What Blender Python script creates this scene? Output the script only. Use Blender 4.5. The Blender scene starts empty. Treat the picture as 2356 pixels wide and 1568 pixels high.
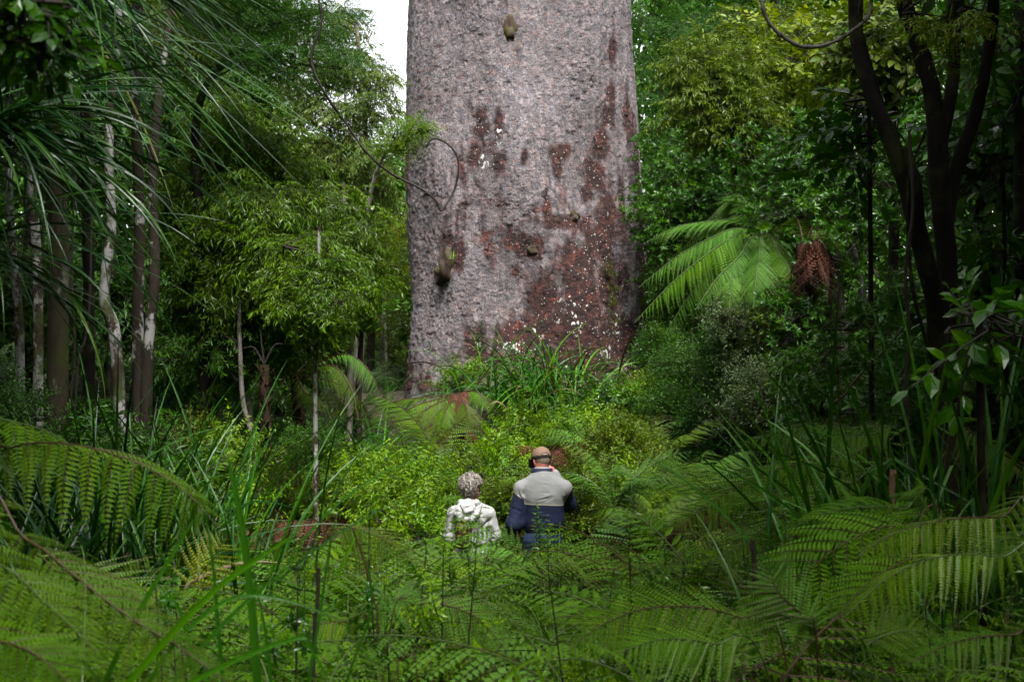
import bpy, math, random
import numpy as np
from mathutils import Vector, Matrix

# ------------------------------------------------------------------ set-up
scene = bpy.context.scene
COL = scene.collection
F, CU, CV, CAMZ = 3272.0, 1178.0, 784.0, 2.75
rng = np.random.default_rng(7)


def P(u, v, Y):
    """a measured direction of the photograph turned into a point Y metres in front of the viewer"""
    return np.array([(u - CU) / F * Y, Y, CAMZ - (v - CV) / F * Y])


def proj(p):
    return CU + p[0] / p[1] * F, CV + (CAMZ - p[2]) / p[1] * F


def nrm(a):
    a = np.asarray(a, float)
    return a / np.maximum(np.linalg.norm(a, axis=-1, keepdims=True), 1e-9)


def frames(d, up):
    """columns X,Y,Z with Y along d and Z close to up; d, up are (K,3)"""
    d = nrm(d)
    up = np.broadcast_to(np.asarray(up, float), d.shape)
    x = np.cross(d, up)
    bad = np.linalg.norm(x, axis=-1) < 1e-4
    if bad.any():
        x[bad] = np.cross(d[bad], np.array([1.0, 0.1, 0]))
    x = nrm(x)
    z = np.cross(x, d)
    return np.stack([x, d, z], axis=-1)


def rotz(a):
    c, s = np.cos(a), np.sin(a)
    return np.array([[c, -s, 0], [s, c, 0], [0, 0, 1.0]])


def rotx(a):
    c, s = np.cos(a), np.sin(a)
    return np.array([[1.0, 0, 0], [0, c, -s], [0, s, c]])


def curve(pts, n):
    """Catmull-Rom through pts, n samples"""
    p = np.asarray(pts, float)
    if len(p) == 2:
        t = np.linspace(0, 1, n)[:, None]
        return p[0] * (1 - t) + p[1] * t
    q = np.vstack([2 * p[0] - p[1], p, 2 * p[-1] - p[-2]])
    t = np.linspace(0, len(p) - 1 - 1e-6, n)
    i = t.astype(int)
    f = (t - i)[:, None]
    a, b, c, d = q[i], q[i + 1], q[i + 2], q[i + 3]
    return 0.5 * (2 * b + (c - a) * f + (2 * a - 5 * b + 4 * c - d) * f ** 2 + (3 * b - a - 3 * c + d) * f ** 3)


class Geo:
    """quads only: vertices, faces, one random value per vertex (lv), one material index per face"""

    def __init__(s):
        s.V, s.Q, s.L, s.M, s.n = [], [], [], [], 0

    def add(s, V, Q, lv=0.5, mat=0):
        V = np.asarray(V, float).reshape(-1, 3)
        Q = np.asarray(Q, int).reshape(-1, 4)
        s.V.append(V)
        s.Q.append(Q + s.n)
        s.L.append(np.broadcast_to(np.asarray(lv, float), (len(V),)).copy())
        s.M.append(np.broadcast_to(np.asarray(mat, int), (len(Q),)).copy())
        s.n += len(V)

    def tpl(s):
        return (np.concatenate(s.V), np.concatenate(s.Q), np.concatenate(s.L), np.concatenate(s.M))

    def inst(s, tpl, R, t, sc=1.0, lv=None, mat=None):
        """K copies: R (K,3,3), t (K,3), sc scalar or (K,)"""
        V, Q, L, M = tpl
        K = len(t)
        sc = np.broadcast_to(np.asarray(sc, float), (K,))
        W = np.einsum('kij,nj->kni', R * sc[:, None, None], V) + np.asarray(t)[:, None, :]
        QQ = Q[None] + (np.arange(K) * len(V))[:, None, None]
        LL = np.broadcast_to(L, (K, len(L)))
        if lv is not None:
            LL = np.clip(LL * 0.5 + np.asarray(lv)[:, None] * 0.5, 0, 1)
        s.V.append(W.reshape(-1, 3))
        s.Q.append(QQ.reshape(-1, 4) + s.n)
        s.L.append(LL.reshape(-1).copy())
        s.M.append(np.broadcast_to(M if mat is None else np.full(len(M), mat), (K, len(M))).reshape(-1).copy())
        s.n += K * len(V)

    def mesh(s, name, mats, smooth=False, org=None):
        V, Q, L, M = s.tpl()
        if org is not None:
            V = V - np.asarray(org)
        me = bpy.data.meshes.new(name)
        me.vertices.add(len(V))
        me.vertices.foreach_set('co', V.astype(np.float32).ravel())
        me.loops.add(4 * len(Q))
        me.loops.foreach_set('vertex_index', Q.astype(np.int32).ravel())
        me.polygons.add(len(Q))
        me.polygons.foreach_set('loop_start', np.arange(len(Q), dtype=np.int32) * 4)
        for m in mats:
            me.materials.append(m)
        me.polygons.foreach_set('material_index', M.astype(np.int32))
        me.polygons.foreach_set('use_smooth', np.full(len(Q), smooth, dtype=bool))
        me.update(calc_edges=True)
        me.attributes.new('lv', 'FLOAT', 'POINT').data.foreach_set('value', L.astype(np.float32))
        return me

    def build(s, name, mats, parent=None, smooth=False, org=None):
        if not isinstance(mats, (list, tuple)):
            mats = [mats]
        o = bpy.data.objects.new(name, s.mesh(name, mats, smooth, org))
        COL.objects.link(o)
        if parent is not None:
            o.parent = parent
        elif org is not None:
            o.location = org
        return o


def empty(name, loc, rz=0.0):
    o = bpy.data.objects.new(name, None)
    o.empty_display_size = 0.2
    COL.objects.link(o)
    o.location = [float(c) for c in loc]
    o.rotation_euler = (0, 0, rz)
    return o


TAGGED = []


def tag(o, label=None, cat=None, group=None, kind=None):
    if label:
        o['label'] = label
    if cat:
        o['category'] = cat
    if group:
        o['group'] = group
    if kind:
        o['kind'] = kind
    TAGGED.append(o)
    return o


def tube(G, pts, rad, sides=8, lv=0.5, mat=0, cap=False, wob=0.0, seed=0):
    p = np.asarray(pts, float)
    n = len(p)
    r = np.broadcast_to(np.asarray(rad, float), (n,)) if np.ndim(rad) else np.full(n, rad)
    T = nrm(np.gradient(p, axis=0))
    ref = np.array([0.0, 1, 0]) if abs(T[0][1]) < 0.9 else np.array([1.0, 0, 0])
    X = np.zeros_like(p)
    x = ref
    for i in range(n):
        x = x - T[i] * np.dot(x, T[i])
        x = x / max(np.linalg.norm(x), 1e-6)
        X[i] = x
    Yv = np.cross(T, X)
    a = np.linspace(0, 2 * np.pi, sides, endpoint=False)
    rr = r[:, None] * np.ones(sides)
    if wob:
        rg = np.random.default_rng(seed)
        nz = rg.normal(0, 1, (n, sides))
        nz = (nz + np.roll(nz, 1, 0) + np.roll(nz, 1, 1)) / 3
        rr = rr * (1 + wob * nz)
    V = p[:, None, :] + rr[..., None] * (np.cos(a)[None, :, None] * X[:, None, :] + np.sin(a)[None, :, None] * Yv[:, None, :])
    i = np.arange(n - 1)[:, None] * sides
    j = np.arange(sides)[None, :]
    k = (j + 1) % sides
    Q = np.stack([i + j, i + k, i + sides + k, i + sides + j], -1).reshape(-1, 4)
    G.add(V.reshape(-1, 3), Q, lv, mat)
    if cap and sides % 2 == 0:
        for b, flip in ((0, True), ((n - 1) * sides, False)):
            q = []
            for m in range(sides // 2 - 1):
                f = [b + m, b + m + 1, b + sides - 2 - m, b + sides - 1 - m]
                q.append(f[::-1] if flip else f)
            G.Q.append(np.array(q) + G.n - n * sides)
            G.M.append(np.full(len(q), mat))


def box(G, c, size, R=None, lv=0.5, mat=0):
    h = np.asarray(size) / 2
    V = np.array([[x, y, z] for x in (-1, 1) for y in (-1, 1) for z in (-1, 1)], float) * h
    if R is not None:
        V = V @ np.asarray(R).T
    Q = [[0, 1, 3, 2], [4, 6, 7, 5], [0, 4, 5, 1], [2, 3, 7, 6], [0, 2, 6, 4], [1, 5, 7, 3]]
    G.add(V + np.asarray(c), Q, lv, mat)


# ------------------------------------------------------------------ materials
class N:
    def __init__(s, name):
        s.m = bpy.data.materials.new(name)
        s.m.use_nodes = True
        s.t = s.m.node_tree
        s.t.nodes.clear()
        s.out = s.t.nodes.new('ShaderNodeOutputMaterial')

    def n(s, typ, ins=None, **kw):
        x = s.t.nodes.new('ShaderNode' + typ)
        for k, v in kw.items():
            setattr(x, k, v)
        for k, v in (ins or {}).items():
            if isinstance(v, bpy.types.NodeSocket):
                s.t.links.new(v, x.inputs[k])
            else:
                x.inputs[k].default_value = v
        return x

    def ramp(s, fac, stops, interp='LINEAR'):
        r = s.n('ValToRGB', {'Fac': fac})
        r.color_ramp.interpolation = interp
        e = r.color_ramp.elements
        while len(e) < len(stops):
            e.new(0.5)
        for el, (p, c) in zip(e, stops):
            el.position = p
            el.color = (c[0], c[1], c[2], 1) if len(c) == 3 else c
        return r.outputs[0]

    def mix(s, f, a, b, typ='RGBA', blend='MIX'):
        x = s.t.nodes.new('ShaderNodeMix')
        x.data_type = typ
        if typ == 'RGBA':
            x.blend_type = blend
        ia, ib = (6, 7) if typ == 'RGBA' else (2, 3)
        for i, v in ((0, f), (ia, a), (ib, b)):
            if isinstance(v, bpy.types.NodeSocket):
                s.t.links.new(v, x.inputs[i])
            elif i and typ == 'RGBA' and len(v) == 3:
                x.inputs[i].default_value = (*v, 1)
            else:
                x.inputs[i].default_value = v
        return x.outputs[2 if typ == 'RGBA' else 0]

    def math(s, op, a, b=0.0, clamp=False):
        x = s.n('Math', operation=op, use_clamp=clamp)
        for i, v in enumerate((a, b)):
            if isinstance(v, bpy.types.NodeSocket):
                s.t.links.new(v, x.inputs[i])
            else:
                x.inputs[i].default_value = v
        return x.outputs[0]

    def attr(s, name):
        return s.n('Attribute', attribute_name=name).outputs['Fac']

    def noise(s, vec, scale, detail=4, rough=0.6):
        return s.n('TexNoise', {'Vector': vec, 'Scale': scale, 'Detail': detail, 'Roughness': rough}).outputs['Fac']

    def done(s, sh):
        s.t.links.new(sh, s.out.inputs['Surface'])
        return s.m


def leaf_mat(name, stops, rough=0.42, trans=0.35, spec=0.3, tgain=1.35, objvar=0.35, sat=1.18):
    k = N(name)
    lv = k.attr('lv')
    c = k.ramp(lv, stops)
    ob = k.n('ObjectInfo').outputs['Random']
    val = k.math('MULTIPLY_ADD', ob, objvar)
    k.t.nodes[val.node.name].inputs[2].default_value = 1 - objvar / 2
    hs = k.n('HueSaturation', {'Color': c, 'Value': val, 'Saturation': sat})
    geo = k.n('NewGeometry').outputs['Position']
    nz = k.noise(geo, 1.3, 2)
    hue = k.math('MULTIPLY_ADD', nz, 0.05)
    hue.node.inputs[2].default_value = 0.463
    k.t.links.new(hue, hs.inputs['Hue'])
    c2 = hs.outputs[0]
    pr = k.n('BsdfPrincipled', {'Base Color': c2, 'Roughness': rough, 'Specular IOR Level': spec})
    tc = k.mix(1.0, c2, (tgain * 1.0, tgain * 1.0, tgain * 0.35), blend='MULTIPLY')
    trans = trans * .72
    tr = k.n('BsdfTranslucent', {'Color': tc})
    mx = k.n('MixShader', {0: trans, 1: pr.outputs[0], 2: tr.outputs[0]})
    return k.done(mx.outputs[0])


def bark_mat(name, c0, c1, spot=None, spot_lo=0.55, moss=None, scale=9.0, rings=False):
    k = N(name)
    co = k.n('TexCoord').outputs['Object']
    mp = k.n('Mapping', {'Vector': co, 'Scale': (1, 1, 0.35)}).outputs[0]
    n1 = k.noise(mp, scale, 6, 0.65)
    col = k.ramp(n1, [(0.3, c0), (0.7, c1)])
    if spot:
        mp2 = k.n('Mapping', {'Vector': co, 'Scale': (1, 1, 0.6 if not rings else 1.6)}).outputs[0]
        n2 = k.noise(mp2, scale * 0.7, 5, 0.7)
        f = k.ramp(n2, [(spot_lo - 0.03, (0, 0, 0)), (spot_lo + 0.03, (1, 1, 1))])
        col = k.mix(f, col, spot)
    if moss:
        n3 = k.noise(co, 3.2, 5, 0.7)
        f = k.ramp(n3, [(0.5, (0, 0, 0)), (0.62, (1, 1, 1))])
        col = k.mix(f, col, moss)
    bm = k.n('Bump', {'Strength': 0.7, 'Distance': 0.02, 'Height': n1})
    pr = k.n('BsdfPrincipled', {'Base Color': col, 'Roughness': 0.85, 'Specular IOR Level': 0.15, 'Normal': bm.outputs[0]})
    return k.done(pr.outputs[0])


def plain_mat(name, c, rough=0.7, nscale=40.0, nvar=0.25, bump=0.15, dist=0.004):
    k = N(name)
    co = k.n('TexCoord').outputs['Object']
    n1 = k.noise(co, nscale, 4, 0.6)
    d = tuple(x * (1 - nvar) for x in c)
    e = tuple(min(1, x * (1 + nvar)) for x in c)
    col = k.ramp(n1, [(0.25, d), (0.75, e)])
    bm = k.n('Bump', {'Strength': bump, 'Distance': dist, 'Height': n1})
    pr = k.n('BsdfPrincipled', {'Base Color': col, 'Roughness': rough, 'Specular IOR Level': 0.3, 'Normal': bm.outputs[0]})
    return k.done(pr.outputs[0])


G1, G2 = (0.022, 0.062, 0.008), (0.045, 0.115, 0.012)
BR = (0.10, 0.045, 0.015)
YL = (0.30, 0.24, 0.03)
M = {}
M['lance'] = leaf_mat('lance_leaf', [(0, (0.022, 0.058, 0.009)), (0.45, (0.065, 0.14, 0.014)), (0.9, (0.12, 0.23, 0.03)), (0.985, YL)], rough=0.38, trans=0.45)
M['pale'] = leaf_mat('pale_leaf', [(0, (0.06, 0.11, 0.03)), (0.6, (0.12, 0.19, 0.05)), (1, (0.20, 0.27, 0.08))], rough=0.4, trans=0.45)
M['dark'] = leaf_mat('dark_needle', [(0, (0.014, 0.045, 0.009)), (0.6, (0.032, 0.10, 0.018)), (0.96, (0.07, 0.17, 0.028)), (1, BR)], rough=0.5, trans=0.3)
M['fine'] = leaf_mat('fine_leaf', [(0, (0.018, 0.055, 0.010)), (0.6, (0.035, 0.10, 0.014)), (1, (0.07, 0.16, 0.02))], rough=0.5, trans=0.35)
M['whorl'] = leaf_mat('whorl_leaf', [(0, (0.015, 0.055, 0.012)), (0.6, (0.035, 0.105, 0.018)), (0.94, (0.07, 0.17, 0.02)), (0.99, YL)], rough=0.28, trans=0.35)
M['broad'] = leaf_mat('broad_leaf', [(0, (0.015, 0.05, 0.010)), (0.6, (0.032, 0.10, 0.014)), (0.95, (0.06, 0.16, 0.015)), (1, YL)], rough=0.25, trans=0.4)
M['yellow'] = leaf_mat('yellow_leaf', [(0, (0.07, 0.13, 0.014)), (0.6, (0.14, 0.22, 0.022)), (0.95, (0.24, 0.29, 0.03)), (1, (0.25, 0.12, 0.02))], rough=0.4, trans=0.5)
M['olive'] = leaf_mat('olive_leaf', [(0, (0.04, 0.075, 0.012)), (0.6, (0.075, 0.125, 0.02)), (0.95, (0.13, 0.18, 0.025)), (1, YL)], rough=0.42, trans=0.4)
M['herb'] = leaf_mat('herb_leaf', [(0, (0.03, 0.095, 0.010)), (0.5, (0.095, 0.215, 0.014)), (0.95, (0.21, 0.35, 0.025)), (1, (0.28, 0.25, 0.03))], rough=0.38, trans=0.45)
M['grey'] = leaf_mat('grey_leaf', [(0, (0.03, 0.055, 0.022)), (0.6, (0.06, 0.095, 0.04)), (1, (0.10, 0.14, 0.06))], rough=0.5, trans=0.3)
M['fern'] = leaf_mat('fern_leaf', [(0, (0.022, 0.072, 0.010)), (0.5, (0.055, 0.14, 0.016)), (0.96, (0.11, 0.22, 0.025)), (1, (0.16, 0.15, 0.03))], rough=0.62, spec=0.14, trans=0.4)
M['fern_light'] = leaf_mat('fern_light', [(0, (0.036, 0.105, 0.024)), (0.6, (0.070, 0.165, 0.036)), (1, (0.12, 0.23, 0.055))], rough=0.62, spec=0.14, trans=0.28)
M['fern_yellow'] = leaf_mat('fern_yellow', [(0, (0.10, 0.15, 0.015)), (0.6, (0.16, 0.22, 0.025)), (1, (0.22, 0.26, 0.04))], rough=0.5, trans=0.4)
M['fern_olive'] = leaf_mat('fern_olive', [(0, (0.035, 0.085, 0.013)), (0.6, (0.06, 0.125, 0.02)), (1, (0.10, 0.16, 0.03))], rough=0.62, spec=0.14, trans=0.35)
M['fern_dead'] = leaf_mat('fern_dead', [(0, (0.035, 0.013, 0.006)), (0.6, (0.11, 0.036, 0.012)), (1, (0.24, 0.09, 0.03))], sat=1.0, rough=0.7, trans=0.2, tgain=1.0)
M['blade'] = leaf_mat('sedge_blade', [(0, (0.015, 0.055, 0.012)), (0.6, (0.03, 0.10, 0.018)), (0.93, (0.06, 0.16, 0.02)), (0.985, (0.10, 0.13, 0.02)), (1, (0.25, 0.12, 0.03))], rough=0.38, trans=0.25, spec=0.22)
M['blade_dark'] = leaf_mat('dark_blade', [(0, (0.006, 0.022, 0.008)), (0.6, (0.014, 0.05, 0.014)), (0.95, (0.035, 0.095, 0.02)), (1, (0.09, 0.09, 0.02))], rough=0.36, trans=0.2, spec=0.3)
M['blade_light'] = leaf_mat('light_blade', [(0, (0.04, 0.11, 0.012)), (0.6, (0.08, 0.19, 0.016)), (0.95, (0.15, 0.26, 0.03)), (1, (0.35, 0.2, 0.07))], rough=0.35, trans=0.35, spec=0.3)
M['blade_dead'] = leaf_mat('dead_blade', [(0, (0.04, 0.024, 0.012)), (0.6, (0.11, 0.072, 0.038)), (1, (0.28, 0.21, 0.12))], sat=1.0, rough=0.6, trans=0.15, tgain=1.0)
M['stem_green'] = plain_mat('stem_green', (0.05, 0.08, 0.02), 0.5)
M['stem_brown'] = plain_mat('stem_brown', (0.045, 0.021, 0.010), 0.6)
M['stem_dark'] = plain_mat('stem_dark', (0.018, 0.013, 0.009), 0.7)
M['bark_white'] = bark_mat('bark_white', (0.17, 0.165, 0.155), (0.36, 0.35, 0.34), spot=(0.035, 0.022, 0.016), spot_lo=0.5, moss=(0.05, 0.07, 0.02), scale=7)
M['bark_mottle'] = bark_mat('bark_mottle', (0.014, 0.011, 0.008), (0.036, 0.026, 0.019), spot=(0.26, 0.255, 0.24), spot_lo=0.58, scale=7)
M['bark_brown'] = bark_mat('bark_brown', (0.022, 0.018, 0.011), (0.065, 0.052, 0.034), spot=(0.15, 0.145, 0.12), spot_lo=0.6, moss=(0.045, 0.055, 0.014), scale=6)
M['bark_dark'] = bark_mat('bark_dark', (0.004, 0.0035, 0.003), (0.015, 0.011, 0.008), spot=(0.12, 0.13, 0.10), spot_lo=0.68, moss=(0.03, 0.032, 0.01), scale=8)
M['bark_grey'] = bark_mat('bark_grey', (0.09, 0.08, 0.07), (0.24, 0.22, 0.20), spot=(0.05, 0.04, 0.03), spot_lo=0.6, moss=(0.06, 0.06, 0.02), scale=10)
M['fern_trunk'] = bark_mat('fern_trunk', (0.012, 0.008, 0.006), (0.05, 0.028, 0.016), scale=22)
M['burl'] = bark_mat('burl_bark', (0.012, 0.008, 0.006), (0.09, 0.065, 0.048), spot=(0.2, 0.18, 0.14), spot_lo=0.63, moss=(0.05, 0.05, 0.012), scale=9)
M['bark_white_clean'] = M['bark_white']

# ------------------------------------------------------------------ leaves and sprays (templates)


def leaf4(w=0.2, droop=0.1, fold=0.05):
    V = [[0, 0, 0], [w / 2, 0.42, fold], [0, 1, -droop], [-w / 2, 0.42, fold]]
    g = Geo()
    g.add(V, [[0, 1, 2, 3]])
    return g.tpl()


def leaf8(w=0.3, droop=0.15, fold=0.05, tipw=0.8):
    m = [[0, 0, 0], [0, 0.33, 0], [0, 0.68, -droop * 0.4], [0, 1, -droop]]
    h = w / 2
    V = m + [[h, 0.3, fold], [h * tipw, 0.68, fold - droop * 0.4], [-h, 0.3, fold], [-h * tipw, 0.68, fold - droop * 0.4]]
    Q = [[0, 4, 5, 1], [1, 5, 3, 2], [0, 1, 7, 6], [1, 2, 3, 7]]
    g = Geo()
    g.add(V, Q)
    return g.tpl()


def rand_dirs(r, n):
    return nrm(r.normal(0, 1, (n, 3)))


def spray_lance(seed, L=0.5, n=44, ll=0.105, w=0.24, droop=0.5, eight=False):
    r = np.random.default_rng(seed)
    g = Geo()
    y = np.linspace(0, 1, 7)
    bx = r.normal(0, 0.06)
    pts = np.stack([bx * y ** 2, y * L, -droop * L * 0.5 * y ** 2], -1)
    tube(g, pts, np.linspace(0.004, 0.0015, 7), 3, 0.3, 1)
    tw = [(pts, n // 2)]
    for k in range(4):
        i = 1 + k
        sgn = 1 if k % 2 else -1
        q = np.linspace(0, 1, 5)[:, None]
        d = nrm(np.array([sgn * 0.9, 0.7, r.normal(0, 0.25)]))
        sp = pts[i] + d * q * L * 0.45 + np.array([0, 0, -1]) * q ** 2 * L * 0.12 * (1 + droop)
        tube(g, sp, np.linspace(0.002, 0.001, 5), 3, 0.3, 1)
        tw.append((sp, n // 8))
    t = leaf8(w, 0.2, 0.03) if eight else leaf4(w, 0.12, 0.03)
    for pp, k in tw:
        f = np.sort(r.uniform(0.1, 1, k))
        idx = f * (len(pp) - 1)
        i0 = np.minimum(idx.astype(int), len(pp) - 2)
        pos = pp[i0] + (pp[i0 + 1] - pp[i0]) * (idx - i0)[:, None]
        T = nrm(pp[i0 + 1] - pp[i0])
        S = nrm(np.cross(T, np.array([0, 0, 1.0])))
        sg = np.where(np.arange(k) % 2, 1, -1)[:, None]
        d = T * r.uniform(0.4, 1.1, (k, 1)) + S * sg * r.uniform(0.5, 1.0, (k, 1)) + np.array([0, 0, -1]) * r.uniform(0.0, 0.9, (k, 1)) * (0.4 + droop) + r.normal(0, 0.2, (k, 3))
        up = np.array([0, 0, 1]) + r.normal(0, 0.45, (k, 3))
        g.inst(t, frames(d, up), pos, ll * r.uniform(0.6, 1.25, k), lv=r.uniform(0, 1, k), mat=0)
    return g.tpl()


def spray_fine(seed, L=0.42, n=130, ll=0.028, w=0.3):
    """flat layered spray of tiny leaves"""
    r = np.random.default_rng(seed)
    g = Geo()
    y = np.linspace(0, 1, 6)
    pts = np.stack([0 * y, y * L, -0.1 * L * y ** 2], -1)
    tube(g, pts, np.linspace(0.0035, 0.0012, 6), 3, 0.3, 1)
    k = n
    a = r.uniform(0.08, 1, k)
    sd = r.uniform(-1, 1, k)
    wd = 0.42 * L * np.sin(np.pi * np.clip(a * 0.85 + 0.12, 0, 1)) * sd
    pos = np.stack([wd, a * L + np.abs(wd) * 0.5, -0.1 * L * a ** 2 + r.normal(0, 0.018, k) - 0.25 * np.abs(wd)], -1)
    d = np.stack([np.sign(sd) * r.uniform(0.1, 0.9, k), r.uniform(0.2, 1, k), r.normal(0, 0.35, k)], -1)
    up = np.array([0, 0, 1]) + r.normal(0, 0.4, (k, 3))
    g.inst(leaf4(w, 0.05, 0.04), frames(d, up), pos, ll * r.uniform(0.6, 1.4, k), lv=r.uniform(0, 1, k), mat=0)
    return g.tpl()


def spray_whorl(seed, L=0.4, wh=5, per=8, ll=0.075, w=0.28):
    r = np.random.default_rng(seed)
    g = Geo()
    t = leaf8(w, 0.12, 0.03)
    main = np.array([[0, 0, 0], [0, L * 0.5, 0.02], [0, L, 0.06]])
    tube(g, curve(main, 5), np.linspace(0.004, 0.002, 5), 3, 0.3, 1)
    for k in range(wh):
        if k == 0:
            base, ax = main[2], nrm(np.array([0, 0.8, 0.6]))
        else:
            s = curve(main, 9)[2 + k]
            ax = nrm(np.array([r.choice([-1, 1]) * r.uniform(0.5, 1), r.uniform(0.2, 1), r.uniform(0.1, 0.8)]))
            base = s + ax * L * r.uniform(0.2, 0.4)
            tube(g, np.array([s, (s + base) / 2, base]), 0.002, 3, 0.3, 1)
        az = r.uniform(0, 6.28) + np.arange(per) * 2.4
        X = frames(ax[None], [[0, 0, 1]])[0]
        rad = X[:, 0] * np.cos(az)[:, None] + X[:, 2] * np.sin(az)[:, None]
        el = r.uniform(0.1, 0.9, per)[:, None]
        d = rad * (1 - el * 0.4) + ax * el
        up = ax - rad * 0.5
        g.inst(t, frames(d, up), np.repeat((base)[None], per, 0) - ax * r.uniform(0, 0.03, (per, 1)), ll * r.uniform(0.6, 1.2, per), lv=r.uniform(0, 1, per), mat=0)
    return g.tpl()


def spray_broad(seed, L=0.5, n=9, ll=0.15, w=0.5):
    r = np.random.default_rng(seed)
    g = Geo()
    y = np.linspace(0, 1, 6)
    pts = np.stack([0.05 * y ** 2, y * L, -0.12 * L * y ** 2], -1)
    tube(g, pts, np.linspace(0.006, 0.0025, 6), 4, 0.3, 1)
    f = np.linspace(0.25, 1, n)
    pos = curve(pts, n * 2)[np.minimum((f * (n * 2 - 1)).astype(int), n * 2 - 1)]
    sg = np.where(np.arange(n) % 2, 1, -1)
    d = np.stack([sg * r.uniform(0.4, 1.0, n), r.uniform(0.3, 1.0, n), r.normal(-0.05, 0.3, n)], -1)
    d[-1] = [0.1, 1, -0.1]
    up = np.array([0, 0, 1]) + r.normal(0, 0.35, (n, 3))
    g.inst(leaf8(w, 0.18, 0.05, 0.85), frames(d, up), pos + nrm(d) * 0.02, ll * r.uniform(0.6, 1.15, n), lv=r.uniform(0, 1, n), mat=0)
    return g.tpl()


def spray_small(seed, L=0.3, n=90, ll=0.024, w=0.6):
    r = np.random.default_rng(seed)
    g = Geo()
    for k in range(5):
        d = nrm(np.array([r.normal(0, 0.5), 1, r.normal(0.15, 0.4)]))
        q = np.linspace(0, 1, 5)[:, None]
        sp = d * q * L * r.uniform(0.7, 1.1) + r.normal(0, 0.01, (5, 3)) * q
        tube(g, sp, np.linspace(0.002, 0.0008, 5), 3, 0.3, 1)
        m = n // 5
        f = r.uniform(0.2, 1, m)[:, None]
        pos = d * f * L + r.normal(0, 0.012, (m, 3))
        dd = d * 0.6 + rand_dirs(r, m)
        up = np.array([0, 0, 1]) + r.normal(0, 0.5, (m, 3))
        g.inst(leaf4(w, 0.05, 0.03), frames(dd, up), pos, ll * r.uniform(0.6, 1.4, m), lv=r.uniform(0, 1, m), mat=0)
    return g.tpl()


def spray_herb(seed, L=0.45, n=22, ll=0.085, w=0.3):
    """upright stem, opposite leaves; grows along +Y of the template"""
    r = np.random.default_rng(seed)
    g = Geo()
    y = np.linspace(0, 1, 6)
    pts = np.stack([0.06 * r.normal() * y ** 2, y * L, 0.06 * r.normal() * y ** 2], -1)
    tube(g, pts, np.linspace(0.004, 0.0018, 6), 3, 0.3, 1)
    f = np.repeat(np.linspace(0.25, 1, n // 2), 2)
    pos = np.stack([np.interp(f, y, pts[:, i]) for i in range(3)], -1)
    az = np.repeat(np.arange(n // 2) * 1.45 + r.uniform(0, 6), 2) + np.tile([0, np.pi], n // 2)
    rad = np.stack([np.cos(az), 0 * az, np.sin(az)], -1)
    d = rad + np.array([0, 1, 0]) * r.uniform(-0.1, 0.7, (n, 1))
    up = np.array([0, 1, 0]) + r.normal(0, 0.3, (n, 3))
    g.inst(leaf8(w, 0.22, 0.05), frames(d, up), pos, ll * r.uniform(0.6, 1.2, n) * (1.15 - 0.5 * f), lv=r.uniform(0, 1, n), mat=0)
    return g.tpl()


SPR = {
    'lance': [spray_lance(10 + i) for i in range(6)],
    'lance_long': [spray_lance(20 + i, L=0.6, n=44, ll=0.125, w=0.21, droop=0.8) for i in range(5)],
    'fine': [spray_fine(30 + i) for i in range(6)],
    'whorl': [spray_whorl(40 + i) for i in range(6)],
    'broad': [spray_broad(50 + i) for i in range(6)],
    'small': [spray_small(60 + i) for i in range(6)],
    'herb': [spray_herb(70 + i, ll=.095, w=.33) for i in range(6)],
}


def scatter_sprays(G, r, kind, pos, d, up, sc):
    """split positions between the variants of one kind"""
    K = len(pos)
    which = r.integers(0, len(SPR[kind]), K)
    R = frames(d, up)
    lv = r.uniform(0, 1, K)
    for i, t in enumerate(SPR[kind]):
        m = which == i
        if m.any():
            G.inst(t, R[m], pos[m], sc[m], lv=lv[m])


def clump(G, r, kind, c, rad, dens=150.0, size=1.0, droop=0.3, shell=0.5, flat=0.0):
    """leafy clump: sprays through an ellipsoid, denser to its outside, pointing outwards"""
    rad = np.asarray(rad, float)
    n = max(6, int(dens * np.pi * rad[0] * rad[2] / size ** 2))
    dr = rand_dirs(r, n)
    q = r.uniform(0, 1, (n, 1)) ** (shell * .8) * np.where(r.random((n, 1)) < .16, 1.4, 1.0)
    q = q * (0.8 + 0.5 * np.sin(dr[:, :1] * 5 + c[0] * 3) * np.sin(dr[:, 2:] * 4 + c[2]))
    off = dr * q * rad
    if flat:
        lay = np.round(off[:, 2] / flat) * flat
        off[:, 2] = off[:, 2] * 0.25 + lay * 0.75
    pos = c + off
    d = dr * np.array([1, 1, 0.45]) + np.array([0, 0, -droop]) + r.normal(0, 0.35, (n, 3))
    up = np.array([0, 0, 1]) + r.normal(0, 0.3, (n, 3)) + dr * 0.4
    scatter_sprays(G, r, kind, pos, d, up, size * r.uniform(0.7, 1.25, n))


def to_clump(u, v, Y, ru, rv=None, dy=None):
    rv = rv or ru
    s = Y / F
    return P(u, v, Y), np.array([ru * s, dy if dy else ru * s * 0.8, rv * s])


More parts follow.
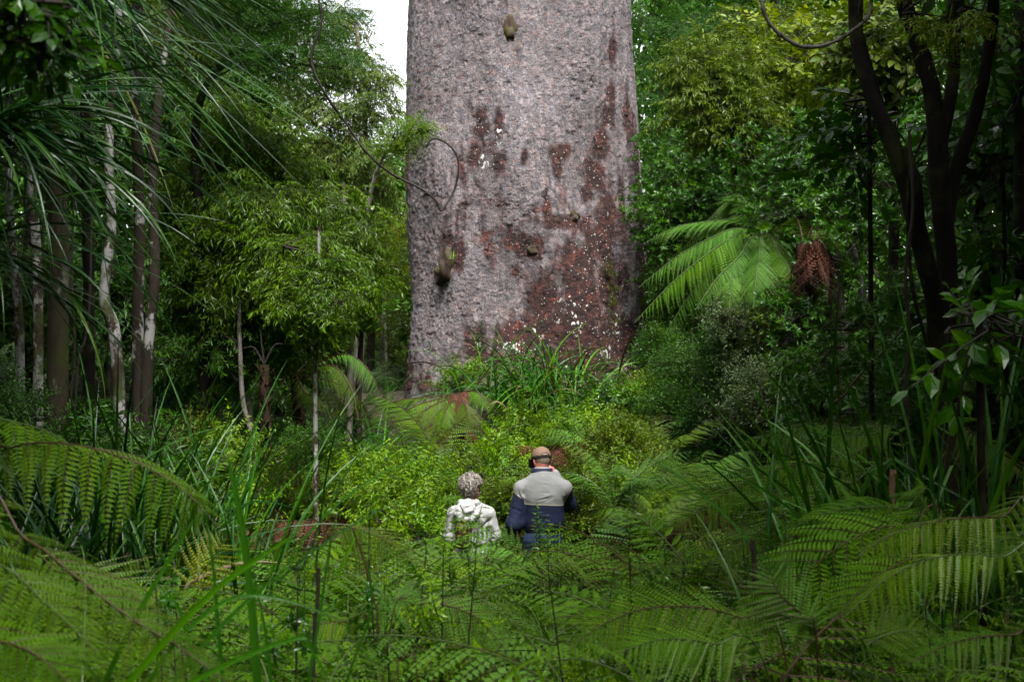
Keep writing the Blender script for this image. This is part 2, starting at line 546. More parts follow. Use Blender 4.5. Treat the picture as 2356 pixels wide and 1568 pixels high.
def tree(name, label, cat, path, r0, r1, clumps, kind, leafm, barkm, dens=150.0, size=1.0, droop=0.3,
         group=None, seed=0, flat=0.0, wood='stem_dark', sides=10, parts=('trunk', 'crown'), twigs=5, wob=0.08, extra=None):
    r = np.random.default_rng(seed + 1000)
    base = np.asarray(path[0], float)
    root = empty(name, base)
    tag(root, label, cat, group)
    W = Geo()
    pts = curve(path, max(12, 6 * len(path)))
    tube(W, pts, np.linspace(r0, r1, len(pts)) * (1 + 0.35 * np.exp(-np.linspace(0, 9, len(pts)))), sides, 0.5, 0, wob=wob, seed=seed)
    for e in (extra or []):
        ep = curve(e[0], 14)
        tube(W, ep, np.linspace(e[1], e[2], 14), 8, 0.5, 0, wob=wob, seed=seed + 5)
    L = Geo()
    allp = [pts] + [curve(e[0], 14) for e in (extra or [])]
    allp = np.vstack(allp)
    for c, rad in clumps:
        low = allp[allp[:, 2] < max(c[2] - 0.1 * rad[2], allp[:, 2].min() + 0.3)]
        a = low[np.argmin(np.linalg.norm((low - c) * np.array([1, 1, 0.8]), axis=1))]
        mid = (a + c) / 2 + np.array([r.normal(0, 0.1), r.normal(0, 0.1), 0.15 * np.linalg.norm(c - a)])
        lb = curve([a, mid, c], 8)
        br = min(r1 * 0.7, 0.012 + 0.02 * np.linalg.norm(c - a))
        tube(W, lb, np.linspace(br, 0.007, 8), 5, 0.5, 1)
        for k in range(twigs):
            e = c + rand_dirs(r, 1)[0] * rad * 0.85
            s = lb[r.integers(3, 8)]
            tube(W, curve([s, (s + e) / 2 + r.normal(0, 0.06, 3), e], 6), np.linspace(0.009, 0.003, 6), 4, 0.5, 1)
        clump(L, r, kind, c, rad, dens, size, droop, flat=flat)
    W.build(parts[0], [M[barkm], M[wood]], root, smooth=True, org=base)
    L.build(parts[1], [M[leafm], M[wood]], root, org=base)
    return root
# ------------------------------------------------------------------ terrain


def gz(x, y):
    x, y = np.asarray(x, float), np.asarray(y, float)
    b = np.interp(y, [-30, 0, 2.5, 4, 6, 8.5, 11.6, 12.5, 17.0, 22, 27, 40, 70, 160], [1.3, 1.1, 1.05, .95, .7, .45, .26, -.12, .25, 1.05, 1.75, 1.6, 2.2, 4.0])
    b = b + 0.05 * np.sin(x * 1.7 + y * 0.6) + 0.04 * np.sin(y * 2.3 - x * 0.9) + 0.02 * np.sin(5.1 * x) * np.sin(4.3 * y)
    b = b + .55 * np.exp(-((x - .35) / 1.5) ** 2 - ((y - 23.0) / 1.5) ** 2)  # litter mound at the foot of the giant
    s = np.clip((np.abs(x) - 2.5) / 6, 0, 1)
    return b + 0.35 * s * s * np.clip((y - 7) / 6, 0, 1)


def ground_object():
    xs = np.concatenate([np.linspace(-160, -14, 30), np.linspace(-13.8, 13.8, 140), np.linspace(14, 160, 30)])
    ys = np.concatenate([np.linspace(-160, -6, 30), np.linspace(-5.7, 40, 180), np.linspace(41, 200, 40)])
    X, Y = np.meshgrid(xs, ys)
    Z = gz(X, Y)
    V = np.stack([X, Y, Z], -1).reshape(-1, 3)
    nx = len(xs)
    i, j = np.meshgrid(np.arange(len(ys) - 1), np.arange(nx - 1), indexing='ij')
    a = (i * nx + j).ravel()
    Q = np.stack([a, a + 1, a + nx + 1, a + nx], -1)
    k = N('forest_soil')
    co = k.n('TexCoord').outputs['Object']
    n1 = k.noise(co, 14, 7, 0.7)
    n2 = k.noise(co, 1.2, 3)
    vo = k.n('TexVoronoi', {'Vector': co, 'Scale': 22.0}, distance='EUCLIDEAN')
    col = k.ramp(n1, [(0.3, (0.007, 0.005, 0.003)), (0.55, (0.026, 0.015, 0.008)), (0.75, (0.06, 0.036, 0.018))])
    col = k.mix(k.ramp(n2, [(0.5, (0, 0, 0)), (0.65, (0.7, 0.7, 0.7))]), col, (0.02, 0.04, 0.008))
    lit = k.ramp(vo.outputs['Color'], [(0.7, (0, 0, 0)), (0.8, (0.6, 0.6, 0.6))])
    col = k.mix(lit, col, (0.08, 0.04, 0.018))
    bm = k.n('Bump', {'Strength': 0.8, 'Distance': 0.03, 'Height': n1})
    pr = k.n('BsdfPrincipled', {'Base Color': col, 'Roughness': 0.85, 'Normal': bm.outputs[0]})
    g = Geo()
    g.add(V, Q)
    o = g.build('ground', k.done(pr.outputs[0]), smooth=True)
    tag(o, kind='structure')


ground_object()

# ------------------------------------------------------------------ the giant trunk
TY = 27.0


def trunk_axis(z):
    """centre x and radius of the giant trunk at height z"""
    zz = [1.0, 1.6, 2.2, 3.4, 5.9, 9.2, 20.0]
    cx = np.interp(z, zz, [0.33, 0.33, 0.32, 0.31, 0.21, 0.165, 0.15])
    R = np.interp(z, zz, [2.62, 2.44, 2.33, 2.24, 2.14, 2.085, 1.98])
    return cx, R


STAIN = [  # u, v, ru, rv, strength
    (1405, 140, 9, 26, .9), (1404, 235, 10, 30, 1), (1395, 285, 14, 30, 1), (1384, 345, 17, 40, 1), (1372, 420, 22, 34, 1), (1352, 462, 22, 18, .9),
    (1440, 290, 8, 70, .8), (1456, 400, 9, 110, 1), (1470, 540, 11, 120, 1.1), (1478, 680, 12, 120, 1.1), (1425, 480, 9, 80, .7),
    (1107, 296, 14, 18, 1), (1110, 325, 20, 18, 1), (1098, 375, 22, 40, .7), (1128, 360, 22, 30, .5), (1152, 320, 9, 30, .9), (1150, 400, 15, 26, .8), (1070, 420, 15, 30, .6),
    (1280, 378, 22, 16, 1), (1274, 400, 10, 28, 1), (1302, 368, 10, 15, .9), (1205, 390, 8, 18, .6),
    (1296, 528, 40, 16, 1), (1252, 500, 9, 40, .9), (1330, 530, 40, 26, .8), (1400, 520, 30, 50, .9), (1385, 575, 20, 50, 1), (1355, 560, 16, 40, .9),
    (1205, 575, 40, 20, 1), (1228, 590, 18, 16, 1.1), (1180, 560, 16, 22, .9), (1305, 600, 34, 42, .9), (1066, 600, 16, 28, 1), (1050, 560, 20, 20, .6), (1186, 636, 12, 16, .9),
    (1250, 690, 36, 46, .9), (1325, 690, 46, 60, 1), (1400, 660, 40, 60, 1), (1290, 760, 110, 46, 1), (1185, 775, 56, 40, .95), (1102, 795, 24, 30, 1), (1410, 780, 70, 60, 1.1),
    (1260, 830, 130, 40, 1), (1440, 850, 50, 60, 1.1), (1350, 860, 100, 50, 1), (1120, 840, 40, 30, .7), (1300, 645, 30, 30, .8), (1345, 610, 18, 40, .9), (1160, 480, 20, 40, .35), (1010, 470, 30, 60, .15),
    (1100, 480, 30, 60, .4), (1060, 520, 20, 40, .4), (1210, 520, 30, 30, .4), (1130, 560, 30, 40, .45), (1290, 480, 20, 30, .5),
    (950, 870, 14, 40, .8), (990, 880, 26, 26, .5),
]
LICHEN = [(1170, 795, 40, 14, .72), (1185, 800, 14, 12, .8), (1108, 790, 8, 16, .9), (1300, 740, 34, 26, .75), (1290, 700, 30, 20, .6), (1315, 755, 12, 30, .8), (1400, 750, 60, 60, .55), (1380, 810, 20, 20, .9),
          (1420, 850, 60, 40, .6), (1460, 830, 40, 50, .6), (1150, 340, 12, 30, .8), (1120, 390, 26, 40, .7), (1360, 540, 20, 26, .6), (1340, 640, 40, 60, .5), (1240, 770, 70, 40, .55), (1478, 600, 10, 200, .6), (1470, 400, 8, 150, .6),
          (1115, 400, 10, 10, .9), (1290, 840, 90, 26, .5), (1412, 760, 20, 60, .7), (1325, 705, 50, 10, .6), (1250, 735, 60, 10, .5), (1440, 700, 30, 120, .5)]


def giant():
    nz, na = 620, 560
    z = np.linspace(1.0, 20.0, nz) if False else np.concatenate([np.linspace(1.0, 10.2, 520), np.linspace(10.3, 20, 100)])
    a = np.concatenate([np.linspace(-np.pi, 0, 460, endpoint=False), np.linspace(0, np.pi, 100, endpoint=False)])  # front half finer
    A, Z = np.meshgrid(a, z)
    cx, R = trunk_axis(Z)
    r = np.random.default_rng(3)
    D = np.zeros_like(Z)
    for k in range(26):  # broad undulation
        f = r.integers(1, 9)
        D += r.normal(0, 0.034 / (1 + 0.2 * f)) * np.sin(f * A + r.uniform(0, 6.3) + Z * r.uniform(-1.6, 1.6))
    for k in range(7):  # flutes and swellings at the foot
        a0 = r.uniform(-np.pi, np.pi)
        D += r.uniform(0.05, 0.16) * np.exp(-((np.angle(np.exp(1j * (A - a0)))) / 0.22) ** 2) * np.exp(-(Z - 1.2) / 1.1)
    # flaky roughness: thresholded random cells at three sizes
    for (sx, sz, am) in ((0.06, 0.07, 0.016), (0.035, 0.04, 0.010), (0.16, 0.22, 0.018)):
        ga, gzn = int(2 * np.pi * 2.2 / sx), int(19 / sz)
        T = r.uniform(0, 1, (gzn + 2, ga))
        jit = r.normal(0, 0.35, (gzn + 2, ga))
        ii = (Z - 1) / sz
        jj = (A + np.pi) / (2 * np.pi) * ga
        i0 = np.clip(np.round(ii + jit[np.clip(ii.astype(int), 0, gzn), jj.astype(int) % ga]).astype(int), 0, gzn + 1)
        j0 = np.round(jj + jit[np.clip(ii.astype(int), 0, gzn), (jj.astype(int) + 7) % ga]).astype(int) % ga
        D += .85 * am * (T[i0, j0] - 0.5)
    Rr = R + D
    X = cx + Rr * np.cos(A)
    Yy = TY + Rr * np.sin(A)
    V = np.stack([X, Yy, Z], -1).reshape(-1, 3)
    nA = len(a)
    i, j = np.meshgrid(np.arange(len(z) - 1), np.arange(nA), indexing='ij')
    b = (i * nA + j).ravel()
    c = (i * nA + (j + 1) % nA).ravel()
    Q = np.stack([b, c, c + nA, b + nA], -1)
    front = np.clip(-np.sin(A) * 3 + 0.4, 0, 1)

    def field(lst):
        f = np.zeros_like(Z)
        for (u, v, ru, rv, s) in lst:
            q = P(u, v, TY - 0.5)
            # distance measured along the bark: angle about the axis and height
            rr = trunk_axis(q[2])[1]
            th = -np.arccos(np.clip((q[0] - trunk_axis(q[2])[0]) / rr, -0.985, 0.985))
            sx = ru / F * TY / rr / max(0.35, abs(np.sin(th)))
            sz = rv / F * TY
            f = np.maximum(f, s * np.exp(-((A - th) / sx) ** 2 * 0.8 - ((Z - q[2]) / sz) ** 2 * 0.8))
        return f * front

    st = field(STAIN)
    li = field(LICHEN)
    g = Geo()
    g.add(V, Q, np.zeros(len(V)))
    root = empty('kauri_tree', (0.33, TY, 1.5))
    tag(root, 'huge grey kauri trunk with flaking bark and rust red stains behind the two visitors', 'tree')
    k = N('kauri_bark')
    co = k.n('TexCoord').outputs['Object']
    mp = k.n('Mapping', {'Vector': co, 'Scale': (1, 1, 0.8)}).outputs[0]
    wn = k.n('TexNoise', {'Vector': mp, 'Scale': 6.0, 'Detail': 3.0})
    wv = k.n('VectorMath', {0: mp, 1: k.n('VectorMath', {0: wn.outputs['Color'], 1: (0.10, 0.10, 0.10)}, operation='MULTIPLY').outputs[0]}, operation='ADD').outputs[0]
    v1 = k.n('TexVoronoi', {'Vector': wv, 'Scale': 11.0, 'Randomness': 1.0})
    v2 = k.n('TexVoronoi', {'Vector': wv, 'Scale': 23.0, 'Randomness': 1.0})
    e1 = k.n('TexVoronoi', {'Vector': wv, 'Scale': 11.0}, feature='DISTANCE_TO_EDGE').outputs['Distance']
    nb = k.noise(co, 2.2, 5, 0.6)
    nf = k.noise(co, 34, 5, 0.7)
    nm = k.noise(co, 7.5, 5, 0.65)
    sep = k.n('SeparateColor', {'Color': v1.outputs['Color']})
    sep2 = k.n('SeparateColor', {'Color': v2.outputs['Color']})
    grey = k.ramp(nf, [(0.25, (0.118, 0.108, 0.110)), (0.5, (0.243, 0.227, 0.232)), (0.75, (0.42, 0.395, 0.40))])
    tint = k.ramp(sep.outputs['Red'], [(0.0, (0.62, 0.62, 0.66)), (0.6, (1.0, 0.98, 1.0)), (1, (1.25, 1.16, 1.14))])
    grey = k.mix(1.0, grey, tint, blend='MULTIPLY')
    streak = k.noise(k.n('Mapping', {'Vector': co, 'Scale': (3, 3, 0.25)}).outputs[0], 2.0, 4, 0.6)
    grey = k.mix(1.0, grey, k.ramp(streak, [(0.3, (0.72, 0.7, 0.7)), (0.7, (1.15, 1.13, 1.15))]), blend='MULTIPLY')
    mot = k.noise(k.n('Mapping', {'Vector': co, 'Scale': (1, 1, 0.7)}).outputs[0], 1.1, 4, 0.6)
    grey = k.mix(1.0, grey, k.ramp(mot, [(0.32, (0.70, 0.68, 0.66)), (0.66, (1.14, 1.12, 1.13))]), blend='MULTIPLY')
    crev = k.ramp(k.math('ADD', e1, k.math('MULTIPLY', k.math('SUBTRACT', nf, 0.5), 0.05)), [(0.0, (1, 1, 1)), (0.035, (0, 0, 0))])
    grey = k.mix(k.math('MULTIPLY', crev, 0.8), grey, (0.055, 0.04, 0.04))
    # fresh orange scars where flakes fell
    o1 = k.math('MULTIPLY', k.ramp(k.math('ADD', sep2.outputs['Green'], k.math('MULTIPLY', k.math('SUBTRACT', nb, 0.5), 0.5)), [(0.85, (0, 0, 0)), (0.92, (1, 1, 1))]), k.ramp(nf, [(0.45, (0, 0, 0)), (0.62, (0.7, 0.7, 0.7))]))
    grey = k.mix(o1, grey, (0.36, 0.16, 0.095))
    # rust red weeping stains
    sa = k.attr('stain')
    ns = k.noise(k.n('Mapping', {'Vector': co, 'Scale': (1, 1, 0.38)}).outputs[0], 4.5, 6, 0.65)
    sm = k.math('ADD', sa, k.math('MULTIPLY', k.math('SUBTRACT', ns, 0.5), 1.7))
    sm = k.math('ADD', sm, k.math('MULTIPLY', k.math('SUBTRACT', sep.outputs['Blue'], 0.5), 0.26))
    sm = k.math('ADD', sm, k.math('MULTIPLY', k.math('SUBTRACT', nf, 0.5), 0.7))
    sf = k.ramp(sm, [(0.15, (0, 0, 0)), (0.34, (.55, .55, .55)), (0.58, (1, 1, 1))])
    red = k.ramp(k.math('ADD', k.math('MULTIPLY', k.math('ADD', k.math('MULTIPLY', sep.outputs['Red'], 0.3), k.math('MULTIPLY', nm, 0.7)), 0.75), k.math('MULTIPLY', nf, 0.3)), [(0.25, (0.012, 0.007, 0.007)), (0.5, (0.034, 0.015, 0.013)), (0.64, (0.085, 0.027, 0.021)), (0.76, (0.26, 0.075, 0.045))])
    col = k.mix(sf, grey, red)
    # crusty white lichen
    la = k.attr('lichen')
    l2 = k.math('ADD', la, k.math('MULTIPLY', k.math('SUBTRACT', nm, 0.5), 1.0))
    l2 = k.math('ADD', l2, k.math('MULTIPLY', k.math('SUBTRACT', sep2.outputs['Blue'], 0.5), 0.75))
    l2 = k.math('ADD', l2, k.math('MULTIPLY', k.math('SUBTRACT', nf, 0.5), 0.7))
    lf = k.ramp(l2, [(0.86, (0, 0, 0)), (0.90, (1, 1, 1))])
    # scattered yellowish specks towards the right side
    col = k.mix(lf, col, (0.66, 0.66, 0.63))
    pt = k.n('TexVoronoi', {'Vector': co, 'Scale': 15.0}).outputs['Distance']
    pm = k.math('MULTIPLY', k.ramp(pt, [(0.13, (1, 1, 1)), (0.18, (0, 0, 0))]), k.ramp(k.math('ADD', sa, la), [(0.55, (0, 0, 0)), (0.75, (0.9, 0.9, 0.9))]))
    col = k.mix(pm, col, (0.60, 0.59, 0.52))
    hgt = k.math('ADD', k.math('MULTIPLY', sep.outputs['Green'], 0.55), k.math('MULTIPLY', nf, 0.55))
    hgt = k.math('ADD', hgt, k.math('MULTIPLY', sep2.outputs['Red'], 0.3))
    bm = k.n('Bump', {'Strength': 1.0, 'Distance': 0.08, 'Height': hgt})
    pr = k.n('BsdfPrincipled', {'Base Color': col, 'Roughness': 0.7, 'Specular IOR Level': 0.35, 'Normal': bm.outputs[0]})
    mat = k.done(pr.outputs[0])
    o = g.build('trunk', mat, root, smooth=True, org=(0.33, TY, 1.5))
    for nme, f in (('stain', st), ('lichen', li)):
        o.data.attributes.new(nme, 'FLOAT', 'POINT').data.foreach_set('value', f.ravel().astype(np.float32))
    # knots and burls grown out of the bark
    for (u, v, ru, rv, seed, dep) in ((1172, 112, 15, 32, 1, .5), (1035, 628, 36, 46, 2, 1.1), (1312, 515, 13, 13, 3, .6), (1355, 207, 7, 13, 4, .5), (1222, 588, 11, 12, 5, .5), (1190, 392, 7, 14, 6, .4)):
        q = P(u, v, TY - 0.4)
        cxx, RR = trunk_axis(q[2])
        th = -np.arccos(np.clip((q[0] - cxx) / RR, -0.97, 0.97))
        n = np.array([np.cos(th), np.sin(th), 0])
        c = np.array([cxx, TY, q[2]]) + n * (RR - .04 - ru / F * 25.2 * dep * .35)
        s = np.array([ru / F * 25.2, rv / F * 25.2])
        rg = np.random.default_rng(seed)
        m, kk = 26, 20
        ph, la_ = np.meshgrid(np.linspace(0, 2 * np.pi, m, endpoint=False), np.linspace(-np.pi / 2, np.pi / 2, kk))
        d = 1 + 0.0 * ph
        for _ in range(14):
            d += rg.normal(0, 0.12) * np.sin(rg.integers(1, 6) * ph + rg.uniform(0, 6)) * np.cos(rg.integers(1, 7) * la_ + rg.uniform(0, 6)) * np.cos(la_)
        d *= 1 + rg.normal(0, 0.06, d.shape) * np.cos(la_)
        tx = np.array([-n[1], n[0], 0])
        W = c + (np.cos(la_) * np.cos(ph) * d * s[0])[..., None] * tx + (np.cos(la_) * np.sin(ph) * d * s[0] * dep)[..., None] * n + (np.sin(la_) * d * s[1])[..., None] * np.array([0, 0, 1.0])
        gb = Geo()
        ii, jj = np.meshgrid(np.arange(kk - 1), np.arange(m), indexing='ij')
        bb = (ii * m + jj).ravel()
        cc = (ii * m + (jj + 1) % m).ravel()
        gb.add(W.reshape(-1, 3), np.stack([bb, cc, cc + m, bb + m], -1))
        gb.build('burl', M['burl'], root, smooth=True, org=(0.33, TY, 1.5))
    return root


giant()
# ------------------------------------------------------------------ trees


def gpt(u, Y, dz=-0.15):
    x = (u - CU) / F * Y
    return np.array([x, Y, float(gz(x, Y)) + dz])


def C(*rows):
    return [to_clump(*r) for r in rows]


def stem_to(u0, Y, *uv):
    """path from the ground under column u0 up through measured points (u, v[, Y])"""
    return [gpt(u0, Y)] + [P(a[0], a[1], a[2] if len(a) > 2 else Y) for a in uv]


def canopy(*rows):
    """crown clumps given in metres: x, y, z, r[, rz]"""
    return [(np.array(r[:3], float), np.array([r[3], r[3], r[4] if len(r) > 4 else r[3] * .7])) for r in rows]


# --- left side: pale and dark stems, crowns mostly above the frame
tree('slender_tree', 'slender white barked trunk with dark flecks, nearest the left edge of the photo', 'tree', stem_to(80, 13, (88, 700), (72, 400), (80, 100), (60, -350)), .05, .03,
     canopy((-5.2, 12.5, 7.6, 1.3), (-5.0, 13.4, 8.3, 1.3), (-5.6, 14, 6.6, 1.1)), 'lance', 'lance', 'bark_white', 70, 1.2, seed=1)
tree('tall_tree', 'thick brown trunk with green moss between two white trunks', 'tree', stem_to(125, 14.2, (135, 600), (118, 300), (125, 0), (120, -400)), .105, .08,
     canopy((-5.2, 14.5, 8.8, 1.8), (-5.0, 14.8, 9.4, 1.5), (-6.8, 15, 8, 1.5)), 'whorl', 'broad', 'bark_brown', 60, 1.5, seed=2)
tree('slender_tree', 'white trunk with an S bend and brown blotches behind the drooping blades', 'tree', stem_to(300, 12.6, (270, 830), (240, 690), (256, 520), (250, 330), (270, 60), (285, -350)), .054, .035,
     canopy((-4.6, 12.2, 7.8, 1.1), (-4.0, 12.8, 8.6, 1.0)), 'lance', 'lance', 'bark_white', 70, 1.2, seed=3)
tree('slender_tree', 'dark brown trunk between the bent white trunk and the mottled trunk', 'tree', stem_to(318, 14.5, (318, 760), (322, 500), (312, 200), (330, -350)), .062, .05,
     canopy((-4.9, 14.5, 9.2, 1.2), (-4.4, 15.2, 9.4, 1.0)), 'lance', 'fine', 'bark_mottle', 60, 1.3, seed=4)
tree('slender_tree', 'mottled black and white trunk leaning at its foot, in front of the willowy foliage', 'tree', stem_to(325, 13, (338, 860), (356, 640), (352, 400), (368, 200), (398, -20), (420, -350)), .052, .036,
     canopy((-4.2, 13, 8.2, 1.0), (-3.8, 13.8, 9.0, .9)), 'lance', 'lance', 'bark_mottle', 60, 1.2, seed=5)
tree('slender_tree', 'thin pale stem with black moss at the far left among drooping blades', 'tree', stem_to(40, 15, (46, 800), (24, 500), (20, 200), (10, -300)), .05, .035,
     canopy((-6.2, 15, 8, 1.3)), 'lance', 'fine', 'bark_white', 60, 1.3, seed=6)
tree('slender_tree', 'dark straight trunk just left of the bent white trunk, deep in shade', 'tree', stem_to(200, 16, (205, 700), (196, 300), (205, -350)), .07, .05,
     canopy((-5, 16, 9, 1.6), (-5.2, 16.5, 9.8, 1.2)), 'lance', 'fine', 'bark_dark', 60, 1.4, seed=7)

# --- left middle: the willowy mass
tree('willowy_tree', 'willowy tree with narrow bright leaves, the biggest mass left of the kauri', 'tree', stem_to(555, 18, (575, 1000), (552, 800), (556, 700), (540, 450), (560, 300)), .06, .03,
     C((480, 420, 18, 75, 80), (560, 330, 18, 80, 75), (600, 470, 17.4, 90, 80), (500, 560, 17.6, 90, 70), (650, 590, 17.2, 90, 70), (560, 660, 17.6, 80, 60), (470, 680, 18, 60, 60), (430, 520, 18.4, 50, 70), (640, 400, 18.4, 70, 60), (520, 270, 18.6, 70, 50)),
     'lance_long', 'lance', 'bark_grey', 330, .72, .5, seed=11)
tree('willowy_tree', 'young tree on a thin pale pole trunk with its leaves bunched at the top', 'tree', stem_to(727, 13.4, (727, 1150), (725, 900), (728, 760), (732, 640), (735, 520)), .025, .017,
     C((735, 640, 13.4, 60, 55), (695, 570, 13.6, 60, 50), (760, 600, 13.6, 50, 55), (690, 690, 13.4, 60, 40), (765, 690, 13.2, 45, 40), (650, 640, 13.8, 40, 40), (740, 730, 13.4, 55, 26)), 'lance', 'lance', 'bark_white', 150, .55, .5, seed=12)
tree('willowy_tree', 'tall loose tree with sky showing through, beside the white gap left of the kauri', 'tree', stem_to(835, 22, (826, 900), (842, 620), (846, 480), (838, 250), (820, 60)), .06, .03,
     C((770, 130, 22, 55, 60), (840, 160, 22, 45, 45), (790, 250, 22, 70, 55), (860, 240, 21.6, 42, 50), (740, 330, 22, 60, 55), (830, 350, 21.6, 60, 50), (770, 430, 22, 70, 50), (860, 430, 22, 50, 45), (880, 180, 22.4, 26, 34), (740, 50, 22, 50, 50), (800, 30, 22.4, 30, 40), (700, 200, 22.4, 45, 60)),
     'lance', 'pale', 'bark_grey', 95, .8, .5, seed=13)
tree('willowy_tree', 'mid green willowy tree filling the gap between young pole tree and the kauri', 'tree', stem_to(800, 19.5, (805, 900), (800, 650), (790, 420)), .05, .025,
     C((760, 480, 19.5, 80, 60), (800, 540, 19.4, 60, 60), (800, 640, 19.2, 70, 60), (710, 520, 19.6, 70, 60), (660, 470, 19.6, 60, 60), (750, 600, 19.3, 80, 50), (620, 730, 19.6, 80, 60), (540, 780, 19.6, 80, 60), (690, 790, 19.6, 70, 50)),
     'lance', 'lance', 'bark_grey', 150, .85, .5, seed=18)
tree('layered_conifer', 'dark green conifer with flat layered sprays at the top left of the kauri', 'tree', stem_to(470, 17.5, (470, 700), (450, 300), (500, 160), (560, 118), (660, 150)), .075, .02,
     C((520, 60, 17, 90, 34), (620, 40, 17, 80, 30), (700, 70, 17.2, 70, 30), (640, 110, 16.8, 90, 26), (740, 120, 17, 60, 22), (560, 140, 16.8, 70, 22), (700, 165, 17, 70, 22), (460, 20, 17, 60, 30), (760, 30, 17.4, 50, 30), (600, -30, 17, 120, 30), (780, 150, 17.2, 30, 16)),
     'fine', 'dark', 'bark_dark', 300, .8, .1, seed=14, flat=.3, extra=[([P(500, 160, 17.5), P(590, 125, 17.2), P(700, 150, 17), P(790, 160, 17.1)], .03, .008), ([P(480, 60, 17.5), P(600, 60, 17.2), P(740, 30, 17)], .03, .008)])
tree('slender_tree', 'grey leaning pole trunk with sparse dark foliage between willowy tree and black fern trunk', 'tree', stem_to(596, 17, (585, 1040), (560, 930), (553, 820), (552, 700), (580, 560)), .035, .02,
     C((520, 780, 17.4, 70, 45), (600, 740, 17.6, 50, 40), (480, 860, 17.8, 70, 50), (640, 780, 18, 60, 40)), 'lance', 'fine', 'bark_grey', 110, .65, .5, seed=15)
tree('understorey_tree', 'small tree with glossy dark leaves hanging beside the slender pale pole', 'tree', stem_to(828, 20, (824, 950), (830, 800), (838, 640)), .06, .03,
     C((790, 720, 19.6, 50, 36), (840, 690, 20, 45, 40), (720, 770, 19.4, 45, 30)), 'whorl', 'whorl', 'bark_brown', 120, .9, .2, seed=16)
tree('overhanging_branch', 'bright leafy branch tip crossing the left edge of the kauri bark', 'tree', [gpt(815, 21), P(815, 900, 21), P(845, 500, 21), P(880, 365, 21), P(930, 330, 20.6), P(965, 305, 20.4)], .05, .012,
     C((955, 300, 20.4, 30, 17), (915, 318, 20.5, 34, 20), (975, 296, 20.3, 16, 10), (890, 345, 20.7, 24, 18), (935, 345, 20.5, 22, 10)), 'small', 'herb', 'bark_grey', 420, .8, .1, seed=17)
for i, (rows, mt, lab) in enumerate([
    (((885, 540, 36, 55, 60), (930, 510, 37, 34, 50), (850, 600, 35, 60, 60), (910, 640, 34, 50, 40)), 'yellow', 'sunlit yellow green bush in the gap between slender trees and kauri'),
    (((880, 720, 32, 60, 55), (930, 760, 33, 34, 60), (850, 800, 32, 50, 60), (915, 850, 31, 36, 40)), 'olive', 'olive bush beside the foot of the kauri, below the yellow bush'),
    (((920, 440, 42, 40, 60), (935, 330, 44, 26, 60), (925, 260, 46, 28, 40)), 'pale', 'hazy pale tree hugging the left edge of the kauri below the sky gap')]):
    c0 = rows[0]
    tree('background_tree' if i == 2 else 'background_bush', lab, 'tree' if i == 2 else 'bush', stem_to(c0[0], c0[2], (c0[0], c0[1])), .08, .03, C(*rows), 'small', mt, 'bark_grey', 80, 1.5, .2, seed=20 + i)
for i, (u, v, Y, ru, rv, mt, kd, lab) in enumerate([
    (640, 860, 22, 90, 60, 'fine', 'lance', 'shaded bush behind the black fern trunk'),
    (470, 800, 22, 110, 90, 'fine', 'lance', 'shaded leafy tree behind the mottled trunk'),
    (700, 430, 23, 120, 110, 'lance', 'lance', 'deep green tree behind the willowy foliage'),
    (560, 220, 26, 130, 110, 'fine', 'lance', 'dim tree filling the space under the layered conifer'),
    (420, 300, 24, 100, 160, 'fine', 'lance', 'shadowy tree behind the drooping blades'),
    (430, 60, 24, 120, 100, 'olive', 'lance', 'yellowish tree glimpsed behind the drooping blades at the top'),
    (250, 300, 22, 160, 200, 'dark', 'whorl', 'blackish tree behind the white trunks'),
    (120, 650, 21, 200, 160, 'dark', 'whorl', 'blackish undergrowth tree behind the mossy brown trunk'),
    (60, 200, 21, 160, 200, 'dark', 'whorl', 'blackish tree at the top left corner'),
    (330, 620, 23, 120, 140, 'dark', 'lance', 'dark tree behind the S bend trunk'),
    (690, 620, 28, 110, 100, 'lance', 'lance', 'mid green tree behind the young pole tree'),
    (850, 580, 30, 90, 100, 'yellow', 'small', 'yellow green tree behind the loose tree with sky gaps')]):
    s = Y / F
    x0, z0 = (u - CU) * s, CAMZ - (v - CV) * s
    rows = [(u + rng.uniform(-.55, .55) * ru, v + rng.uniform(-.6, .6) * rv, Y + rng.uniform(-1, 1), ru * .55, rv * .5) for _ in range(6)]
    tree('background_tree', lab, 'tree', stem_to(u, Y, (u + 8, v + rv * .3), (u, v - rv * .3)), .09, .03, C(*rows), kd, mt, 'bark_dark', 110, 1.25, .35, seed=40 + i, twigs=3)

# --- right side
tree('layered_conifer', 'large dark conifer with flat layered sprays right behind the kauri', 'tree', stem_to(1560, 34, (1570, 700), (1560, 300), (1550, -200)), .22, .1,
     C((1500, 40, 33, 60, 30), (1570, 60, 32, 80, 30), (1640, 40, 33, 60, 26), (1500, 130, 33, 50, 24), (1570, 150, 32, 90, 28), (1640, 120, 32, 60, 24), (1520, 220, 32, 70, 26), (1600, 230, 32, 80, 24), (1500, 300, 32.5, 50, 26), (1570, 330, 32, 80, 28), (1530, 400, 32, 60, 26), (1480, -10, 33, 60, 30), (1600, -30, 33, 100, 30), (1660, 200, 33, 50, 30), (1500, 470, 32, 40, 40)),
     'fine', 'dark', 'bark_dark', 190, 1.5, .15, seed=70, flat=.5)
tree('willowy_tree', 'yellow green feathery tree above the tree fern', 'tree', stem_to(1700, 22, (1720, 700), (1690, 400), (1680, 250)), .07, .03,
     C((1590, 160, 21.6, 60, 40), (1650, 190, 21.6, 70, 50), (1610, 230, 21.4, 70, 40), (1700, 250, 21.6, 70, 50), (1660, 300, 21.6, 70, 44), (1570, 130, 21.8, 26, 22), (1740, 320, 22, 60, 50), (1700, 150, 22, 60, 50), (1630, 110, 22, 40, 30)), 'lance', 'olive', 'bark_dark', 150, .8, .1, seed=71)
